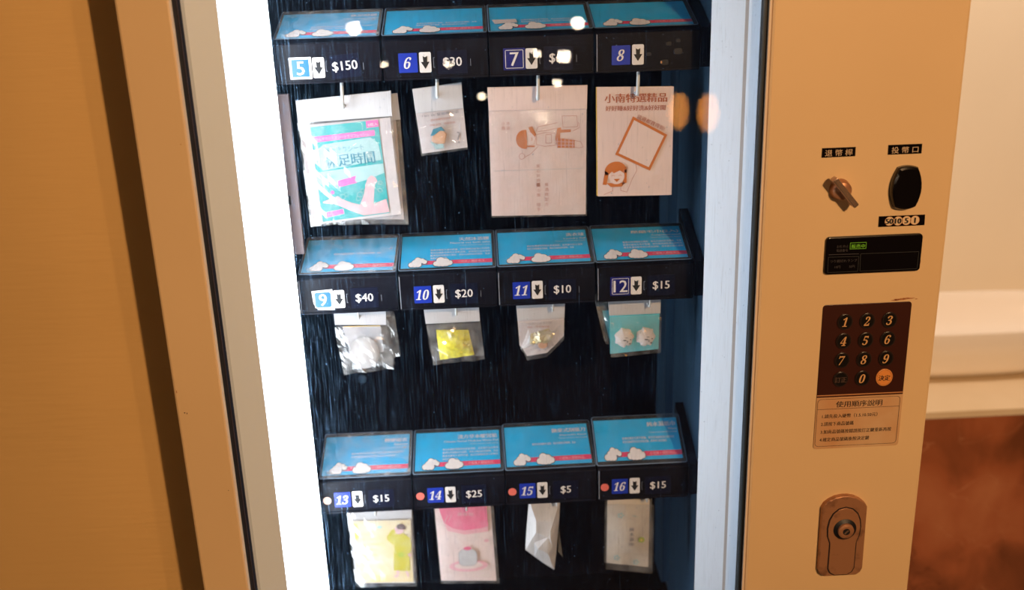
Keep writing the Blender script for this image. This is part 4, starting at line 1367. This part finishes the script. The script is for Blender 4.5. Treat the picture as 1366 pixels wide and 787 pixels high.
film_front(t, [(-0.1828, 0.9425), (-0.1015, 0.9405), (-0.1020, 0.8300), (-0.1800, 0.8330)], YI - 0.003, 22, 0.0014, 12)

# slot 14: warm pad packet
t = thing('packet', 'pink-topped white packet with a pink ring picture, under slot 14', 'packet', (-0.0390, YI, 0.945), G)
q = [(-0.0742, 0.9435), (-0.0045, 0.9405), (-0.0010, 0.8290), (-0.0715, 0.8330)]
b = MB(); sheet(b, q, YI + 0.002, M['pinkpaper'], 0.0006, 8, 5, 20); b.build('pouch', t)
C = lambda u, v: quv(q, u, v)
b = MB()
y0 = YI
b.flat([C(.07, .02), C(.93, .02), C(.93, .27), C(.80, .30), C(.5, .325), C(.30, .30), C(.14, .22)], y0, M['pink'])
b.flat([C(.14, .22), C(.30, .30), C(.5, .325), C(.80, .30), C(.93, .27), C(.93, .34), C(.5, .38), C(.2, .33)], y0 + 0.0002, M['pinkfade'])
b.text('暖暖貼', *C(.40, .135), None, y0 - 0.0002, M['skin'], 'l', width=0.020, height=0.0052, rot=-2)
b.stroke([C(.16, .22), C(.22, .13)], 0.0008, y0 - 0.0002, M['skin'])
b.stroke([C(.22, .22), C(.29, .13)], 0.0008, y0 - 0.0002, M['skin'])
b.build('pink_top_print', t)
b = MB()
b.flat(circ(*C(.52, .79), 0.0245, 0.0085), y0, M['pinkfade'])
b.flat(circ(*C(.52, .785), 0.0180, 0.0052), y0 - 0.0002, M['pinkpaper'])
bx, bz = C(.52, .68)
b.flat(rr(bx - .0115, bz - .0120, bx + .0115, bz + .0120, 0.007, 6), y0 - 0.0004, M['header'])
b.stroke(rr(bx - .0115, bz - .0120, bx + .0115, bz + .0120, 0.007, 6), 0.0005, y0 - 0.0005, M['grey_ink'], True)
b.flat(circ(bx, bz + 0.0135, 0.0050, 0.0026), y0 - 0.0006, M['pink'])
b.flat(circ(*C(.88, .46), 0.003, 0.002), y0, M['pinkfade'])
b.build('ring_picture', t)
film_front(t, [(-0.0752, 0.9425), (-0.0005, 0.9400), (0.0028, 0.8280), (-0.0720, 0.8320)], YI - 0.003, 24, 0.0006, 8, 'film_soft')

# slot 15: slanting sachet
t = thing('packet', 'crumpled translucent white sachet tapering to a point, under slot 15', 'packet', (0.064, YI, 0.945), G)
out = [(0.0440, 0.9435), (0.0829, 0.9420), (0.0815, 0.9150), (0.0790, 0.8890), (0.0765, 0.8630), (0.0736, 0.8400), (0.0610, 0.8500), (0.0486, 0.8611), (0.0375, 0.8717), (0.0400, 0.9050)]
b = MB()
for dy, sd, sg in ((-0.001, 3, 1), (0.007, 4, -1)):
    rnd = random.Random(sd)
    cx, cz = 0.0625, 0.895
    n = len(out)
    vs = [(cx + 0.004, YI + dy - 0.007 * sg, cz)] + [(x_, YI + 0.003, z_) for x_, z_ in out]
    mid = [((x_ + cx) / 2 + rnd.uniform(-.003, .003), YI + dy - sg * (0.005 + rnd.uniform(-.003, .003)), (z_ + cz) / 2 + rnd.uniform(-.003, .003)) for x_, z_ in out]
    fs = []
    for i in range(n):
        j = (i + 1) % n
        fs += [(0, 1 + n + j, 1 + n + i), (1 + i, 1 + n + i, 1 + n + j, 1 + j)]
    b.add(vs + mid, fs, M['sachet'])
b.build('sachet', t)
b = MB(); b.prism([(0.0810, 0.900), (0.0850, 0.8560), (0.0795, 0.8640)], YI + 0.006, YI + 0.008, M['film_soft']); b.build('film_corner', t)

# slot 16: wipes pouch
t = thing('packet', 'off-white wipes pouch with a green dot and grey lettering, under slot 16', 'packet', (0.1685, YI, 0.945), G)
q = [(0.1424, 0.9390), (0.1953, 0.9350), (0.1947, 0.8376), (0.1412, 0.8475)]
b = MB()
sheet(b, q, YI + 0.002, M['wipes'], 0.0012, 12, 8, 40, 0.006)
sheet(b, [q[1], q[0], q[3], q[2]], YI + 0.004, M['wipes'])
b.build('pouch', t, smooth=True)
C = lambda u, v: quv(q, u, v)
b = MB()
y0 = YI - 0.0062
b.flat(circ(*C(.80, .545), 0.0040), y0, M['green_print'])
b.flat(circ(*C(.80, .545), 0.0015), y0 - 0.0003, M['yellow_edge'])
for k, ch in enumerate('純水濕巾'):
    p = C(.565, .42 + .075 * k)
    b.text(ch, p[0], p[1], None, y0, M['grey_ink'], 'c', height=0.0055, width=0.0055, bold=0.0006)
b.build('pouch_print', t)
b = MB()
for u, v in ((.30, .20), (.68, .90), (.22, .86)):
    p = C(u, v)
    for k in range(5):
        a = 2 * PI * k / 5
        b.flat(circ(p[0] + .0028 * math.cos(a), p[1] + .0028 * math.sin(a), 0.0015, None, 10), YI - 0.0048, M['mint_print'])
p = C(.62, .20)
b.flat([(p[0] - .004, p[1] + .001), (p[0], p[1] + .0016), (p[0] + .006, p[1] - .002), (p[0], p[1] + .0001)], YI - 0.0058, M['mint_print'])
b.build('flower_print', t)
film_front(t, [(0.1395, 0.9390), (0.1990, 0.9345), (0.1985, 0.8350), (0.1385, 0.8450)], YI - 0.009, 27, 0.0008, 8, 'film_soft')

# the crossing of lamps and fixtures: hang each bulb light on its fixture
for o in lamp_objs:
    o.name = 'downlight_bulb'
